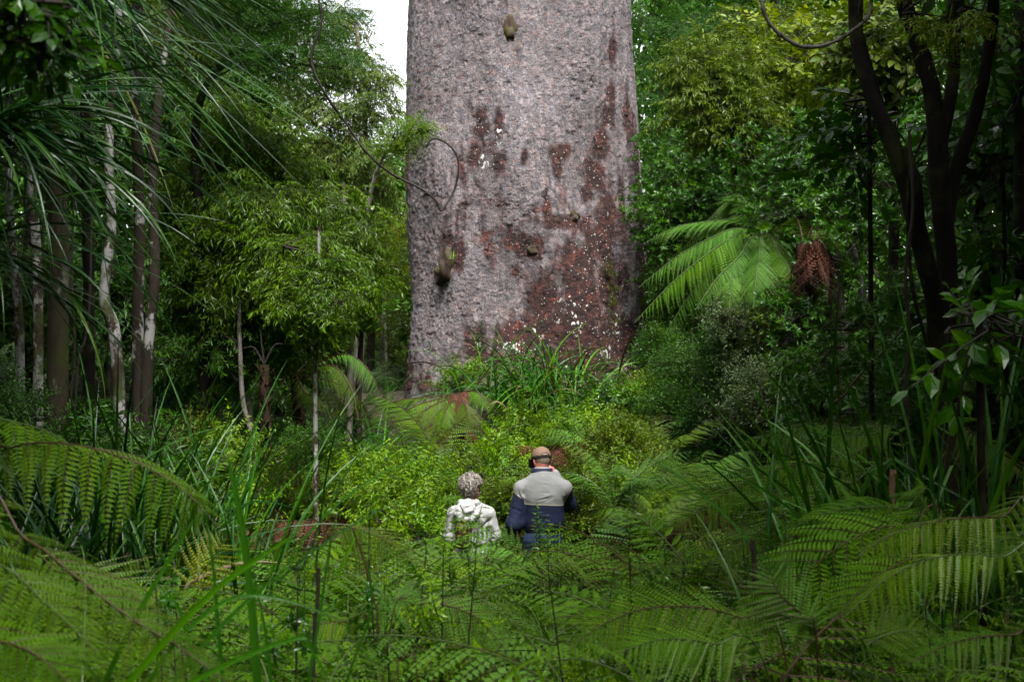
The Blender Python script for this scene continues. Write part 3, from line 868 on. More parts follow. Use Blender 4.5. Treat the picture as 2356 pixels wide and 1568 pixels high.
tree('broadleaf_tree', 'backlit tree with large yellow leaves under the hanging vine loop', 'tree', stem_to(1850, 24, (1850, 700), (1840, 400), (1820, 150)), .09, .04,
     C((1720, 130, 23.6, 50, 34), (1790, 160, 23.4, 60, 40), (1860, 150, 23.4, 60, 40), (1760, 80, 24, 60, 40), (1840, 80, 24, 60, 40), (1920, 60, 24, 50, 50), (1900, 190, 24, 50, 40), (1720, 220, 23.6, 40, 30)), 'broad', 'yellow', 'bark_dark', 75, .95, .2, seed=72)
tree('understorey_tree', 'bright green tree with whorled leaves between the kauri and the tree fern', 'tree', stem_to(1560, 26, (1560, 700), (1560, 450)), .07, .03,
     C((1520, 330, 25.6, 40, 36), (1590, 380, 25.4, 60, 44), (1660, 400, 25.4, 60, 44), (1540, 450, 25.2, 60, 44), (1620, 470, 25, 60, 44), (1510, 530, 25, 36, 50), (1570, 560, 25, 60, 50), (1700, 450, 25.4, 50, 40)), 'whorl', 'whorl', 'bark_dark', 170, 1.0, .1, seed=73)
tree('understorey_tree', 'mid green whorled tree above and right of the tree fern crown', 'tree', stem_to(1930, 18, (1940, 800), (1925, 600), (1930, 420)), .07, .03,
     C((1770, 380, 17.8, 50, 36), (1840, 420, 17.6, 60, 40), (1900, 400, 17.6, 60, 44), (1960, 450, 17.6, 50, 44), (1820, 480, 17.2, 56, 32), (1890, 500, 17.4, 60, 40), (1790, 440, 17.8, 50, 32), (1970, 540, 17.6, 50, 44), (1850, 340, 18, 60, 36)), 'whorl', 'whorl', 'bark_grey', 190, .9, .1, seed=74,
     extra=[([P(1990, 700, 18), P(1960, 560, 18), P(1935, 500, 18), P(1920, 420, 18)], .045, .015), ([P(2020, 640, 17.6), P(1985, 560, 17.8), P(1940, 480, 18)], .02, .008)])
tree('understorey_tree', 'small tree on a thin dark fork between the tree fern and the brown dead fronds', 'tree', stem_to(1912, 16.5, (1912, 800), (1910, 690), (1916, 620)), .03, .02,
     C((1880, 560, 16.4, 36, 18), (1940, 590, 16.4, 34, 18), (1900, 610, 16.4, 30, 14)), 'whorl', 'whorl', 'bark_dark', 150, .8, 0, seed=75, extra=[([P(1912, 690, 16.5), P(1935, 650, 16.5), P(1942, 600, 16.5)], .014, .006)])
for i, (u, v, Y, ru, rv, mt, kd, lab) in enumerate([
    (1780, 30, 28, 120, 90, 'olive', 'lance', 'olive tree at the top edge left of the hanging vine loop'),
    (1700, 520, 27, 120, 110, 'fine', 'whorl', 'shaded green tree behind the tree fern'),
    (2050, 470, 20, 120, 120, 'fine', 'whorl', 'green tree behind the dark forked trunk'),
    (2050, 120, 22, 120, 120, 'olive', 'broad', 'lit green tree behind the top of the dark forked trunk'),
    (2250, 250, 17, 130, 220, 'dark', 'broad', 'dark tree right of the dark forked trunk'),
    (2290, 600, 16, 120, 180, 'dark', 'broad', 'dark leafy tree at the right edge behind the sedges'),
    (2020, 760, 19, 130, 120, 'dark', 'small', 'dark bush behind the spindly sapling'),
    (1840, 800, 20, 130, 90, 'dark', 'lance', 'dark bush under the brown dead fronds'),
    (1560, 700, 26, 80, 110, 'fine', 'small', 'green bush close beside the right edge of the kauri'),
    (2180, 820, 15, 150, 140, 'dark', 'whorl', 'blackish bush behind the tall sedges'),
    (2340, 60, 15, 120, 160, 'dark', 'broad', 'blackish tree at the top right corner')]):
    rows = [(u + rng.uniform(-.6, .6) * ru, v + rng.uniform(-.6, .6) * rv, Y + rng.uniform(-1, 1), ru * .55, rv * .5) for _ in range(6)]
    tree('background_tree', lab, 'tree', stem_to(u, Y, (u + 8, v + rv * .3), (u, v - rv * .3)), .08, .03, C(*rows), kd, mt, 'bark_dark', 110 if kd != 'small' else 220, 1.2 if kd != 'small' else 1.3, .3, seed=90 + i, twigs=3)

# the dark forked tree in front on the right
YD = 9.0
tree('forked_tree', 'almost black tree forking into three mossy limbs at the right side', 'tree',
     [gpt(2195, YD)] + [P(a, b, YD) for a, b in ((2186, 1000), (2180, 760), (2176, 600), (2160, 400), (2145, 220), (2105, 80), (2070, -60))] + [np.array([2.6, 9.2, 5.9])], .085, .042,
     canopy((2.3, 9.2, 6.4, .9), (3.6, 9.4, 6.6, 1.1), (2.9, 8.4, 6.9, 1.0), (4.4, 9.2, 6.2, 1.0), (4.2, 10.4, 7.2, 1.1), (3.2, 10.6, 7.0, 1.1), (1.9, 9.6, 6.9, .6)), 'broad', 'broad', 'bark_dark', 60, 1.1, .3, seed=120, wob=.13,
     extra=[([P(2150, 800, YD), P(2150, 690, YD - .1), P(2118, 560, YD - .2), P(2078, 400, YD - .2), P(2040, 300, YD - .2), P(1998, 190, YD - .1), P(1968, 60, YD), P(1976, -80, YD)], .066, .045),
            ([P(2178, 520, YD), P(2196, 400, YD + .1), P(2235, 290, YD + .1), P(2268, 160, YD), P(2285, 20, YD), P(2290, -120, YD)], .05, .035),
            ([P(2165, 330, YD), P(2190, 200, YD), P(2200, 60, YD), P(2215, -120, YD)], .045, .03),
            ([P(2118, 560, YD - .2), P(2110, 440, YD - .35), P(2090, 360, YD - .35), P(2080, 340, YD - .35)], .035, .03),
            ([P(2156, 860, YD - .1), P(2130, 780, YD - .25), P(2096, 640, YD - .3), P(2090, 420, YD - .3), P(2130, 300, YD - .2)], .014, .01)])
# broad leaved understorey hung around the dark tree
for i, (rows, lab) in enumerate([
    (((1990, 230, 10.5, 40, 34), (1960, 330, 10.6, 40, 36), (2030, 360, 10.2, 36, 34), (1940, 250, 10.8, 26, 24), (2010, 290, 10.4, 40, 40)), 'sapling with big pale veined oval leaves left of the dark forked limbs'),
    (((2300, 420, 10.5, 60, 70), (2260, 560, 10.5, 50, 60), (2330, 240, 10.6, 50, 70), (2320, 700, 10.2, 50, 60)), 'broad leaved shrub in deep shade against the right edge'),
    (((2245, 745, 6.2, 38, 20), (2290, 720, 6.2, 34, 30), (2330, 770, 6.3, 30, 30)), 'few large shiny oval leaves in front of the dark forked trunk')]):
    tree('broadleaf_sapling', lab, 'sapling', stem_to(rows[0][0] + 20, rows[0][2], (rows[0][0] + 10, rows[0][1] + 60), (rows[0][0], rows[0][1])), .022, .01, C(*rows), 'broad', 'broad', 'bark_dark', (26, 40, 9)[i], (.95, 1.0, .8)[i], .2, seed=130 + i, twigs=3)
tree('flowering_sapling', 'sprig of thin yellow leaves hanging into the top right of the photo', 'sapling', [np.array([3.4, 9.4, 6.0]), P(2210, -60, 8), P(2190, 0, 8), P(2180, 40, 8)], .012, .006,
     C((2180, 50, 8, 34, 16), (2240, 30, 8, 34, 16), (2110, 30, 8, 24, 14), (2215, 80, 8.1, 24, 14)), 'lance', 'yellow', 'bark_dark', 170, .45, .2, seed=140)
tree('leafy_twig', 'drooping dark twig with long leaves at the top left corner', 'twig', [np.array([-1.6, 3.0, 4.3]), P(-60, -60, 3.2), P(30, -20, 3.1), P(60, 60, 3.1)], .012, .003,
     C((30, 20, 3.1, 45, 45), (95, 10, 3.1, 50, 20), (40, 90, 3.1, 30, 30)), 'broad', 'broad', 'bark_dark', 380, .30, .5, seed=141)
# canopy trees added out of frame to shade either side, crowns over the path
for i, (x, y, h, rr, mt) in enumerate([(-6.6, 9.5, 9.5, 2.4, 'broad'), (-5.6, 6.0, 9.0, 2.4, 'broad'), (-8.6, 14, 11, 2.8, 'broad'), (-9.5, 19.5, 11.5, 2.4, 'fine'),
                                       (5.6, 7.2, 8.6, 2.2, 'broad'), (6.9, 12.5, 9.8, 2.6, 'broad'), (8.6, 17.5, 11, 2.8, 'fine'), (5.2, 3.2, 8.4, 2.2, 'broad'), (-4.4, 1.5, 8.6, 2.2, 'broad')]):
    z = float(gz(x, y))
    r_ = np.random.default_rng(300 + i)
    cl = [(np.array([x + r_.uniform(-.6, .6) * rr, y + r_.uniform(-.6, .6) * rr, z + h - r_.uniform(.5, 3.2)]), np.array([rr * .6, rr * .6, rr * .42])) for _ in range(9)]
    sd = 'left' if x < 0 else 'right'
    tree('added_shade_tree', 'added unseen canopy tree shading the %s side of the glade, %s' % (sd, ['leaning beside the drooping blades', 'nearest the viewer but one', 'behind the mossy trunk', 'farthest back', 'beside the forked tree', 'behind the forked tree', 'far behind the sedges', 'nearest the viewer', 'nearest the viewer'][i]), 'tree',
         [np.array([x, y, z - .1]), np.array([x + .1, y, z + h * .4]), np.array([x - .1, y + .1, z + h * .9])], .16, .07, cl, 'whorl', mt, 'bark_dark', 60, 1.9, .3, seed=310 + i, twigs=3)

# --- the far wood as one mass, plus unseen leaves added to shade the glade


def forest_with_shade():
    r = np.random.default_rng(55)
    g = Geo()
    t = [leaf8(.45, .2, .06), leaf4(.5, .1, .05)]
    K = 0
    for ring, (R0, n) in enumerate(((40, 190), (50, 190), (62, 150))):
        for k in range(n):
            a = 2 * np.pi * (k + r.uniform(-.3, .3)) / n
            R = R0 + r.uniform(-2.5, 2.5)
            x, y = R * np.sin(a), R * np.cos(a)
            if abs(x) > 60 or y < -14:
                f = (14 + 4 * ring) / R if y < 0 else 1
                x, y = x * f, y * f
            z0 = float(gz(x, y))
            h = r.uniform(13, 18) + 3 * ring
            if y > 0:
                u = CU + x / y * F
                if 630 < u < 985:
                    h = CAMZ + (CV - 330) / F * y - z0 + r.uniform(-1.5, .3)
                elif 985 <= u < 1420:
                    h = 6
            hid = not (y > 0 and abs(x / y) < .42)  # out of view: coarse leaves added only to block low sky light
            m = int(h * (34 if hid else 330))
            sz = .7 if hid else .27
            zz = r.uniform(.02, 1, m) * h
            w = 2.1 * (0.35 + 0.65 * np.sin(np.pi * np.clip(zz / h, 0, 1)) ** .6)
            lay = .5 + .5 * np.sin(zz * 2.4 + r.uniform(0, 6))
            w = w * (.6 + .5 * lay)
            d = rand_dirs(r, m)
            pos = np.stack([x + d[:, 0] * w, y + d[:, 1] * w, z0 + zz], -1)
            dd = d * [1, 1, .4] + [0, 0, -.4] + r.normal(0, .3, (m, 3))
            g.inst(t[0 if not hid else 1], frames(dd, np.array([0, 0, 1]) + r.normal(0, .5, (m, 3))), pos, sz * r.uniform(.6, 1.3, m), lv=np.clip(r.uniform(0, .7, m) + r.normal(0, .15), 0, 1), mat=0)
    # unseen leaf slab added overhead to shade the viewer and the glade's sides
    m = 26000
    x, y = r.uniform(-17, 17, m), r.uniform(-16, 24, m)
    z = 9.5 + 2.2 * np.sin(x * .7) * np.sin(y * .6) + r.uniform(-1.5, 2.2, m)
    half = np.interp(y, [-16, -3.5, 0, 4, 9, 14, 24], [0, 0.5, 0.9, 1.5, 2.9, 5.6, 8.5])
    keep = (y < -3.5) | (np.abs(x) > half)
    pos = np.stack([x, y, z], -1)[keep]
    m = len(pos)
    g.inst(t[1], frames(r.normal(0, 1, (m, 3)) * [1, 1, .3], np.array([0, 0, 1]) + r.normal(0, .4, (m, 3))), pos, r.uniform(.45, .9, m), lv=r.uniform(0, .7, m), mat=0)
    o = g.build('forest_with_shade_canopy', M['fine'])
    tag(o, 'dim green forest far behind the kauri, with unseen shading canopy added round the glade', 'forest', kind='stuff')


forest_with_shade()

# --- vines
def vine(label, pts, r0, r1, mat, n=60, nodes=True):
    G = Geo()
    c = curve(pts, n)
    rr = np.linspace(r0, r1, n)
    if nodes:
        rr = rr * (1 + .5 * (np.arange(n) % 9 == 0))
    tube(G, c, rr, 6, .5, 0, wob=.08, seed=4)
    o = G.build('vine', M[mat], smooth=True, org=c[0])
    tag(o, label, 'vine')
    return o


YV = 12.0
vine('thin looping vine dangling in front of the left side of the kauri', [P(700, -60, YV)] + [P(a, b, YV + d) for a, b, d in ((733, 0, 0), (739, 55, 0), (722, 105, 0), (718, 150, 0), (745, 210, 0), (800, 290, .1), (850, 358, .1), (905, 402, .2), (965, 432, .2), (1002, 460, .2), (1012, 480, .2), (1018, 482, .2), (1044, 440, .3), (1055, 390, .3), (1048, 352, .3), (1022, 326, .3), (995, 320, .3), (980, 340, .3))], .0125, .008, 'stem_dark', 120)
vine('thick pale vine hanging in a U loop at the top right', [P(1748, -80, 8.5), P(1752, 0, 8.5), P(1768, 50, 8.5), P(1806, 88, 8.5), P(1850, 108, 8.5), P(1905, 102, 8.5), P(1960, 72, 8.5), P(1998, 35, 8.5), P(2004, -20, 8.5), P(1995, -90, 8.5)], .012, .012, 'bark_grey', 60)
vine('thin leafless twig slanting through the shade beside the sedges', [gpt(1880, 11), P(1900, 1010, 11), P(1950, 900, 11), P(2000, 840, 11), P(2040, 800, 11), P(2090, 740, 11)], .012, .007, 'stem_brown', 40)
vine('rope like brown vine twisting beside the forked trunk', [gpt(2110, 8.4), P(2095, 1100, 8.4), P(2085, 900, 8.4), P(2092, 780, 8.4), P(2084, 620, 8.4), P(2100, 480, 8.4), P(2092, 300, 8.5)], .012, .009, 'stem_dark', 60)
vine('thin dark liana hanging between the white trunks', [gpt(165, 12), P(160, 1000, 12), P(172, 800, 12), P(165, 600, 12), P(175, 300, 12), P(160, -100, 12)], .012, .008, 'stem_dark', 50)
vine('brown liana crossing in front of the mossy trunk', [gpt(150, 11.5), P(175, 900, 11.5), P(196, 780, 11.5), P(206, 700, 11.5), P(210, 560, 11.5), P(215, 200, 11.6), P(225, -80, 11.6)], .010, .008, 'stem_dark', 50)
# ------------------------------------------------------------------ ferns


def pinna_tpl(npl, w=0.2, droop=0.14, two=False, ang=0.3, fill=.66):
    g = Geo()
    y = (np.arange(npl) + .6) / npl
    L = w * np.clip((1 - y) ** .75 * 1.05, .12, 1) * np.clip(.75 + y * 1.2, 0, 1)
    sp = 1.0 / npl
    for s in (-1, 1):
        pos = np.stack([0 * y, y, -droop * y ** 2], -1)
        d = np.stack([s * np.ones(npl), ang * np.ones(npl), -.18 - .2 * y], -1)
        R = frames(d, np.array([0, 0.15, 1.0])[None])
        wd = sp * fill / np.maximum(L, 1e-3)
        if two:
            for i in range(npl):
                g.inst(leaf8(min(wd[i], .6), .18, .03, .72), R[i:i + 1], pos[i:i + 1], L[i])
        else:
            for i in range(npl):
                g.inst(leaf4(min(wd[i] * 1.2, .75), .08, .02), R[i:i + 1], pos[i:i + 1], L[i])
    p = np.stack([0 * np.linspace(0, 1, 5), np.linspace(0, 1, 5), -droop * np.linspace(0, 1, 5) ** 2], -1)
    tube(g, p, np.linspace(.008, .003, 5), 3, .4, 1)
    return g.tpl()


PIN_LO = pinna_tpl(9, .10, fill=1.3)
PIN_MD = pinna_tpl(14, .10, fill=1.15)
PIN_HI = pinna_tpl(20, .085, two=True, fill=.85)
PIN_WIDE = pinna_tpl(17, .20, .3, two=True, fill=.68)
PIN_LEAF = leaf8(.16, .12, .03, .75)
PIN_CURL = pinna_tpl(16, .10, .35)


def frond_geo(G, rach, Lmax, npin, tpl, up=(0, 0, 1), t0=.12, droop=.25, ang=.75, seed=0, rad=.006, peak=.3, mats=(0, 1), fwd=None):
    """one fern frond along a rachis curve; pinnae in two rows"""
    r = np.random.default_rng(seed)
    c = curve(rach, 40)
    T = nrm(np.gradient(c, axis=0))
    tube(G, c, np.linspace(rad, rad * .25, 40), 5, .3, mats[1])
    t = t0 + (1 - t0) * (np.arange(npin) + .5) / npin
    q = (t - t0) / (1 - t0)
    prof = np.where(q < peak, (.35 + .65 * (q / peak)) ** .8, np.clip(1 - ((q - peak) / (1 - peak)) ** 2.3, .03, 1))
    idx = np.minimum((t * 39).astype(int), 38)
    f = (t * 39 - idx)[:, None]
    pos = c[idx] * (1 - f) + c[idx + 1] * f
    Tn = T[idx]
    U = np.broadcast_to(np.asarray(up, float), Tn.shape)
    S = nrm(np.cross(Tn, U))
    Nn = np.cross(S, Tn)
    for s in (-1, 1):
        a = ang * (1 - .35 * q) + r.normal(0, .04, npin)
        d = S * s * np.sin(a)[:, None] * 1.0 + Tn * np.cos(a)[:, None] * .75 - Nn * (droop * r.uniform(.7, 1.3, (npin, 1)))
        if droop > .5:
            d = d + np.array([0, 0, -1]) * (droop - .5)
        upv = Nn + r.normal(0, .12, (npin, 3)) + d * 0
        L = Lmax * prof * r.uniform(.9, 1.08, npin)
        G.inst(tpl, frames(d, upv), pos + Tn * r.normal(0, .004, (npin, 1)), L, lv=np.clip(r.normal(.5, .2, npin), 0, 1))
    return c


def arc(L, e0, e1, side=0.0, n=12):
    """curve from the origin towards +Y, elevation e0 turning to e1 (radians)"""
    s = np.linspace(0, 1, n)
    e = e0 + (e1 - e0) * s ** 1.15
    d = np.stack([side * s, np.cos(e), np.sin(e)], -1) * (L / (n - 1))
    return np.vstack([[0, 0, 0], np.cumsum(d[:-1], 0)])


FROND = {}


def frond_mesh(kind, var):
    key = (kind, var)
    if key not in FROND:
        r = np.random.default_rng(sum(map(ord, kind)) % 97 + var * 13 + len(kind))
        g = Geo()
        mt = {'green': 'fern', 'light': 'fern_light', 'olive': 'fern_olive', 'yellow': 'fern_yellow', 'dead': 'fern_dead', 'ladder': 'fern', 'far': 'fern', 'brown_curl': 'fern_dead', 'herbal': 'herb'}[kind]
        e0, e1 = r.uniform(1.0, 1.4), r.uniform(-1.05, -.2)
        if kind == 'dead':
            e0, e1 = r.uniform(.2, .7), r.uniform(-1.6, -1.2)
        rach = arc(1.0, e0, e1, r.normal(0, .14))
        if kind == 'ladder':
            frond_geo(g, rach, .17, 22, PIN_LEAF, droop=.15, ang=1.15, seed=var, rad=.005, peak=.35)
        elif kind in ('far',):
            frond_geo(g, rach, .26, 15, PIN_LO, droop=.2, seed=var, rad=.006)
        else:
            frond_geo(g, rach, .25 + .05 * (var % 3), 17, PIN_MD if kind != 'dead' else PIN_LO, droop=.42 if kind != 'dead' else .7, ang=.85, seed=var, rad=.004, t0=.18)
        FROND[key] = g.mesh('frond', [M[mt], M['stem_brown' if kind in ('dead', 'olive') else 'stem_green']])
    return FROND[key]


def fern(label, x, y, L, n, kind, group, rg, nvar=5, z=None, trunkless=True, dead=0, az0=None, spread=2 * np.pi):
    z = float(gz(x, y)) if z is None else z
    root = empty('fern', (x, y, z), 0)
    tag(root, label, 'fern', group)
    zg = float(gz(x, y))
    if z - zg > .15:  # an older fern: crown carried on a short shaggy stem
        g = Geo()
        tube(g, curve([(0, 0, zg - z - .05), (.02, 0, (zg - z) / 2), (0, 0, .02)], 10), np.linspace(.05, .035, 10), 8, .5, 0, wob=.2, seed=1)
        g.build('trunk', M['fern_trunk'], root)
    a0 = rg.uniform(0, 6.28) if az0 is None else az0
    for k in range(n):
        ds = k >= n - dead
        o = bpy.data.objects.new('frond', frond_mesh('dead' if ds else kind, int(rg.integers(0, nvar))))
        COL.objects.link(o)
        o.parent = root
        a = a0 + spread * (k + rg.uniform(-.25, .25)) / n
        s = L * rg.uniform(.7, 1.15)
        o.rotation_euler = (rg.uniform(-.1, .35), rg.normal(0, .3), a)
        o.scale = (s * rg.uniform(.9, 1.2), s, s)
        o.location = (rg.normal(0, .02), rg.normal(0, .02), 0)
    return root


AUTO = []      # (object, base label): numbered from the left at the end when several share it


def place_word(u, v):
    if u < 420:
        return 'low at the left edge'
    if u < 760:
        return 'below the pale pole trunk'
    if u < 1010:
        return 'left of the woman'
    if u < 1160:
        return 'below the woman'
    if u < 1345:
        return 'below the man'
    if u < 1650:
        return 'right of the man'
    if u < 1950:
        return 'below the tree fern'
    return 'low at the right edge'


V_TOP = lambda u: np.interp(u, [0, 200, 600, 760, 1000, 1340, 1500, 1700, 2000, 2400], [1300, 1290, 1250, 1240, 1262, 1262, 1230, 1180, 1160, 1180])


def fern_bed():
    rg = np.random.default_rng(21)
    pts = []
    tries = 0
    while tries < 20000 and len(pts) < 235:
        tries += 1
        y = rg.uniform(3.3, 12.3)
        x = rg.uniform(-1, 1) * (.37 * y + .5)
        dmin = .36 + .02 * y
        if all((x - a) ** 2 + (y - b) ** 2 > dmin ** 2 for a, b in pts):
            u = CU + x / y * F
            if (abs(x - .1) < .9 and y > 12.0):
                continue
            pts.append((x, y))
    grp = 'ferns of the bed in front of the two visitors'
    for (x, y) in pts:
        u, v = CU + x / y * F, CV + (CAMZ - gz(x, y) - .7) / y * F
        avail = CAMZ - (V_TOP(u) - CV) / F * y - float(gz(x, y))
        if avail < .3:
            continue
        L = min(rg.uniform(1.1, 1.5), avail * 1.5)
        kind = rg.choice(['green', 'green', 'olive', 'light', 'ladder', 'yellow'], p=[.36, .22, .2, .08, .11, .03])
        dead = int(rg.random() < .4)
        n = int(rg.integers(6, 10))
        o = fern('x', x, y, L * 1.08, n, str(kind), grp, rg, dead=dead)
        w = {'green': 'dark green feathery fern', 'olive': 'olive green feathery fern', 'light': 'pale green feathery fern', 'ladder': 'ladder leaved green fern', 'yellow': 'yellowish fern'}[str(kind)]
        w += ' with brown frond' if dead else ''
        depth = 'near ' if y < 6 else ('' if y < 9 else 'farther ')
        AUTO.append((o, depth + w + ' ' + place_word(u, v), u))


fern_bed()

for i, (x, y, L, kd, lab) in enumerate([(.02, 11.95, 1.36, 'green', 'dark green fern at the man left hip'), (.36, 12.0, 1.5, 'light', 'pale green fern spread over the man jeans'), (.68, 11.9, 1.3, 'green', 'dark fern at the man right hip'), (-.36, 11.85, 1.0, 'olive', 'olive fern in front of the woman backpack'), (-.72, 11.9, 1.05, 'green', 'dark green fern at the woman left elbow'), (-.12, 11.6, .9, 'green', 'green fern below the gap between the two visitors')]):
    fern(lab, x, y, L, 10, kd, 'ferns of the bed in front of the two visitors', np.random.default_rng(50 + i))

# ferns beyond the visitors, on the mound and along both sides
rg = np.random.default_rng(31)
for i, (u, v, Y, L, n, kind, lab) in enumerate([
    (1000, 985, 19, 1.5, 8, 'olive', 'drooping olive fern in front of the kauri foot, left of the sedge tuft'),
    (940, 1045, 18, .9, 7, 'light', 'small pale fern beside the bright green shrubs left of the woman'),
    (1275, 940, 22, 1.0, 8, 'light', 'pale fern standing in the sedge tuft at the kauri foot'),
    (1150, 865, 23.6, 1.1, 5, 'light', 'bright fern arching against the white lichen of the kauri'),
    (1530, 990, 17, 1.1, 7, 'olive', 'drooping fern right of the shrubs by the kauri'),
    (1470, 985, 18.5, .9, 7, 'light', 'pale fern among shrubs right of the man'),
    (1090, 1140, 14.2, .9, 6, 'green', 'shaded fern just behind the woman head'),
    (860, 930, 21, 1.3, 7, 'olive', 'olive fern below the arching frond left of the kauri'),
    (680, 1100, 15, 1.0, 7, 'green', 'dark fern behind the thin pale pole trunk'),
    (640, 1160, 13.5, 1.0, 7, 'dead', 'collapsed brown fern with dead rusty fronds left of the bright shrubs'),
    (590, 1190, 12.6, .9, 7, 'dead', 'rust brown fern heap beside the tall sedge at left'),
    (700, 1165, 14, .8, 6, 'dead', 'small rusty fern at the foot of the thin pale pole'),
    (1600, 1140, 14, .9, 6, 'dead', 'orange brown dead fern between green ferns right of the man'),
    (1262, 1012, 15.6, .75, 9, 'dead', 'orange brown dead fern right behind the man cap'),
    (1610, 1080, 15.5, 1.1, 8, 'light', 'light green fern right of the shrubs, beside the dark hollow'),
    (1540, 1120, 15, 1.0, 8, 'herbal', 'fresh green fern right of the man, above the fern bed'),
    (1480, 1190, 13.4, .9, 8, 'green', 'green fern right behind the man elbow'),
    (1420, 1200, 13.6, .8, 8, 'olive', 'olive fern beside the man elbow'),
    (1650, 1110, 13.8, 1.0, 8, 'green', 'green fern under the large arching frond on the right'),
    (560, 1130, 14.5, .9, 7, 'yellow', 'yellow green fern under the leaning grey pole'),
    (780, 1090, 16.5, .9, 7, 'green', 'dark fern between the pale pole and the bright shrubs'),
    (1045, 960, 20.5, .8, 6, 'dead', 'rusty dead fern hanging left of the sedge tuft'),
    (1190, 905, 23.2, .6, 5, 'dead', 'small brown fern on the mound under the lichen'),
    (900, 1000, 20, 1.1, 7, 'green', 'dark fern under the olive fern at the kauri foot')]):
    x = (u - CU) / F * Y
    z = CAMZ - (v - CV) / F * Y - (.45 * L if kind != 'dead' else .25 * L)
    fern(lab, x, Y, L, n, kind, 'ferns beyond the visitors', rg, z=max(z, float(gz(x, Y))) if z > float(gz(x, Y)) + 1.2 else max(z, float(gz(x, Y)) - .05), dead=1 if kind == 'olive' else 0)

for i, (u, v, Y, L, kind, lab) in enumerate([
    (1120, 1095, 13.9, .9, 'green', 'feathery green fern between the two visitors, at head height'), (1410, 1065, 13.6, 1.1, 'light', 'pale feathery fern beside the man right shoulder'),
    (1500, 1130, 13.2, 1.0, 'herbal', 'vivid green fern right of the man, at elbow height'), (1370, 975, 17.6, 1.0, 'light', 'pale fern topping the shrubs above the man, right side')]):
    x = (u - CU) / F * Y
    z = CAMZ - (v - CV) / F * Y - .5 * L
    fern(lab, x, Y, L, 10, kind, 'ferns beyond the visitors', np.random.default_rng(1200 + i), z=z)

# ------------------------------------------------------------------ tree ferns


def explicit_frond(parent, org, pts, Lmax, npin, tpl, leafm, seed, up=(0, 0, 1), droop=.3, rad=.012, t0=.1, peak=.3, ang=.8, stem='stem_brown', name='frond', lab=None):
    g = Geo()
    frond_geo(g, pts, Lmax, npin, tpl, up=up, t0=t0, droop=droop, ang=ang, seed=seed, rad=rad, peak=peak)
    o = g.build(name, [M[leafm], M[stem]], parent, org=org)
    if lab:
        o['label'] = lab
    return o


def fern_trunk(root, base, top, r0, r1, shag=True, org=None):
    g = Geo()
    pts = curve([base, (base + top) / 2 + np.array([.03, 0, 0]), top], 40)
    tube(g, pts, np.linspace(r0, r1, 40), 12, .5, 0, wob=.18, seed=3)
    if shag:  # stubs of old frond bases
        r = np.random.default_rng(8)
        n = 240
        f = r.uniform(.1, 1, n)
        a = r.uniform(0, 6.28, n)
        p = pts[(f * 39).astype(int)] + np.stack([np.cos(a), np.sin(a), 0 * a], -1) * (r0 + (r1 - r0) * f)[:, None] * .9
        d = np.stack([np.cos(a), np.sin(a), r.uniform(.3, 1.8, n)], -1)
        g.inst(leaf8(.28, .0, .05), frames(d, np.stack([-np.cos(a), -np.sin(a), 1 + 0 * a], -1)), p, r.uniform(.05, .13, n), lv=r.uniform(0, 1, n))
    return g.build('trunk', M['fern_trunk'], root, smooth=False, org=org)


# the tree fern on the right
TF = 18.0
base = gpt(1752, TF)
top = P(1755, 545, TF)
tf = empty('tree_fern', base)
tag(tf, 'tree fern with pale green arching fronds over a shaggy brown trunk right of the kauri', 'tree fern')
fern_trunk(tf, base, top, .17, .12, org=base)
S = TF / F
for i, (mid, tip, dy, Lm, dr) in enumerate([
    ((1625, 510), (1512, 548), -.1, .34, .30), ((1640, 545), (1500, 640), -.4, .44, .40), ((1640, 575), (1492, 712), -.8, .46, .35), ((1700, 590), (1618, 690), -1.1, .38, .35), ((1690, 620), (1680, 695), -1.3, .36, .3),
    ((1790, 580), (1828, 655), -1.2, .40, .35), ((1700, 455), (1640, 500), .3, .32, .45), ((1680, 500), (1560, 585), .1, .36, .45), ((1810, 480), (1870, 560), .4, .36, .4), ((1745, 600), (1735, 690), -1.5, .34, .35), ((1720, 470), (1690, 450), 1.2, .36, .3), ((1820, 500), (1890, 510), 1.0, .36, .3), ((1640, 620), (1550, 740), -.6, .34, .5), ((1700, 640), (1640, 745), -.5, .3, .5)]):
    pm = P(mid[0], mid[1], TF + dy * .6)
    pt = P(tip[0], tip[1], TF + dy)
    st = top + np.array([0, 0, .02])
    q = st * .5 + pm * .5 + np.array([0, 0, .10])
    pt = pt + (pt - pm) * .22
    explicit_frond(tf, base, [st, q, pm, (pm + pt) / 2 + np.array([0, 0, .06]), pt], Lm * 1.3, 40, PIN_MD, ['fern_light', 'fern_light', 'fern'][i % 3], 400 + i, droop=dr, stem='stem_green', t0=.14, peak=.35, rad=.014)
for i, (tip, dy) in enumerate([((1745, 760), -.25), ((1762, 790), -.2), ((1770, 740), .1), ((1700, 740), -.1), ((1735, 850), -.3), ((1725, 690), .2), ((1750, 880), -.25), ((1690, 700), .2)]):
    pt = P(tip[0], tip[1], TF + dy)
    st = top
    explicit_frond(tf, base, [st, P((1755 + tip[0]) / 2 + (tip[0] - 1755) * .5, 580, TF + dy), P(tip[0], (600 + tip[1]) / 2, TF + dy), pt], .22, 20, PIN_LO, 'fern_dead', 430 + i, droop=.75, name='dead_frond', rad=.012, lab='brown hanging dead frond')
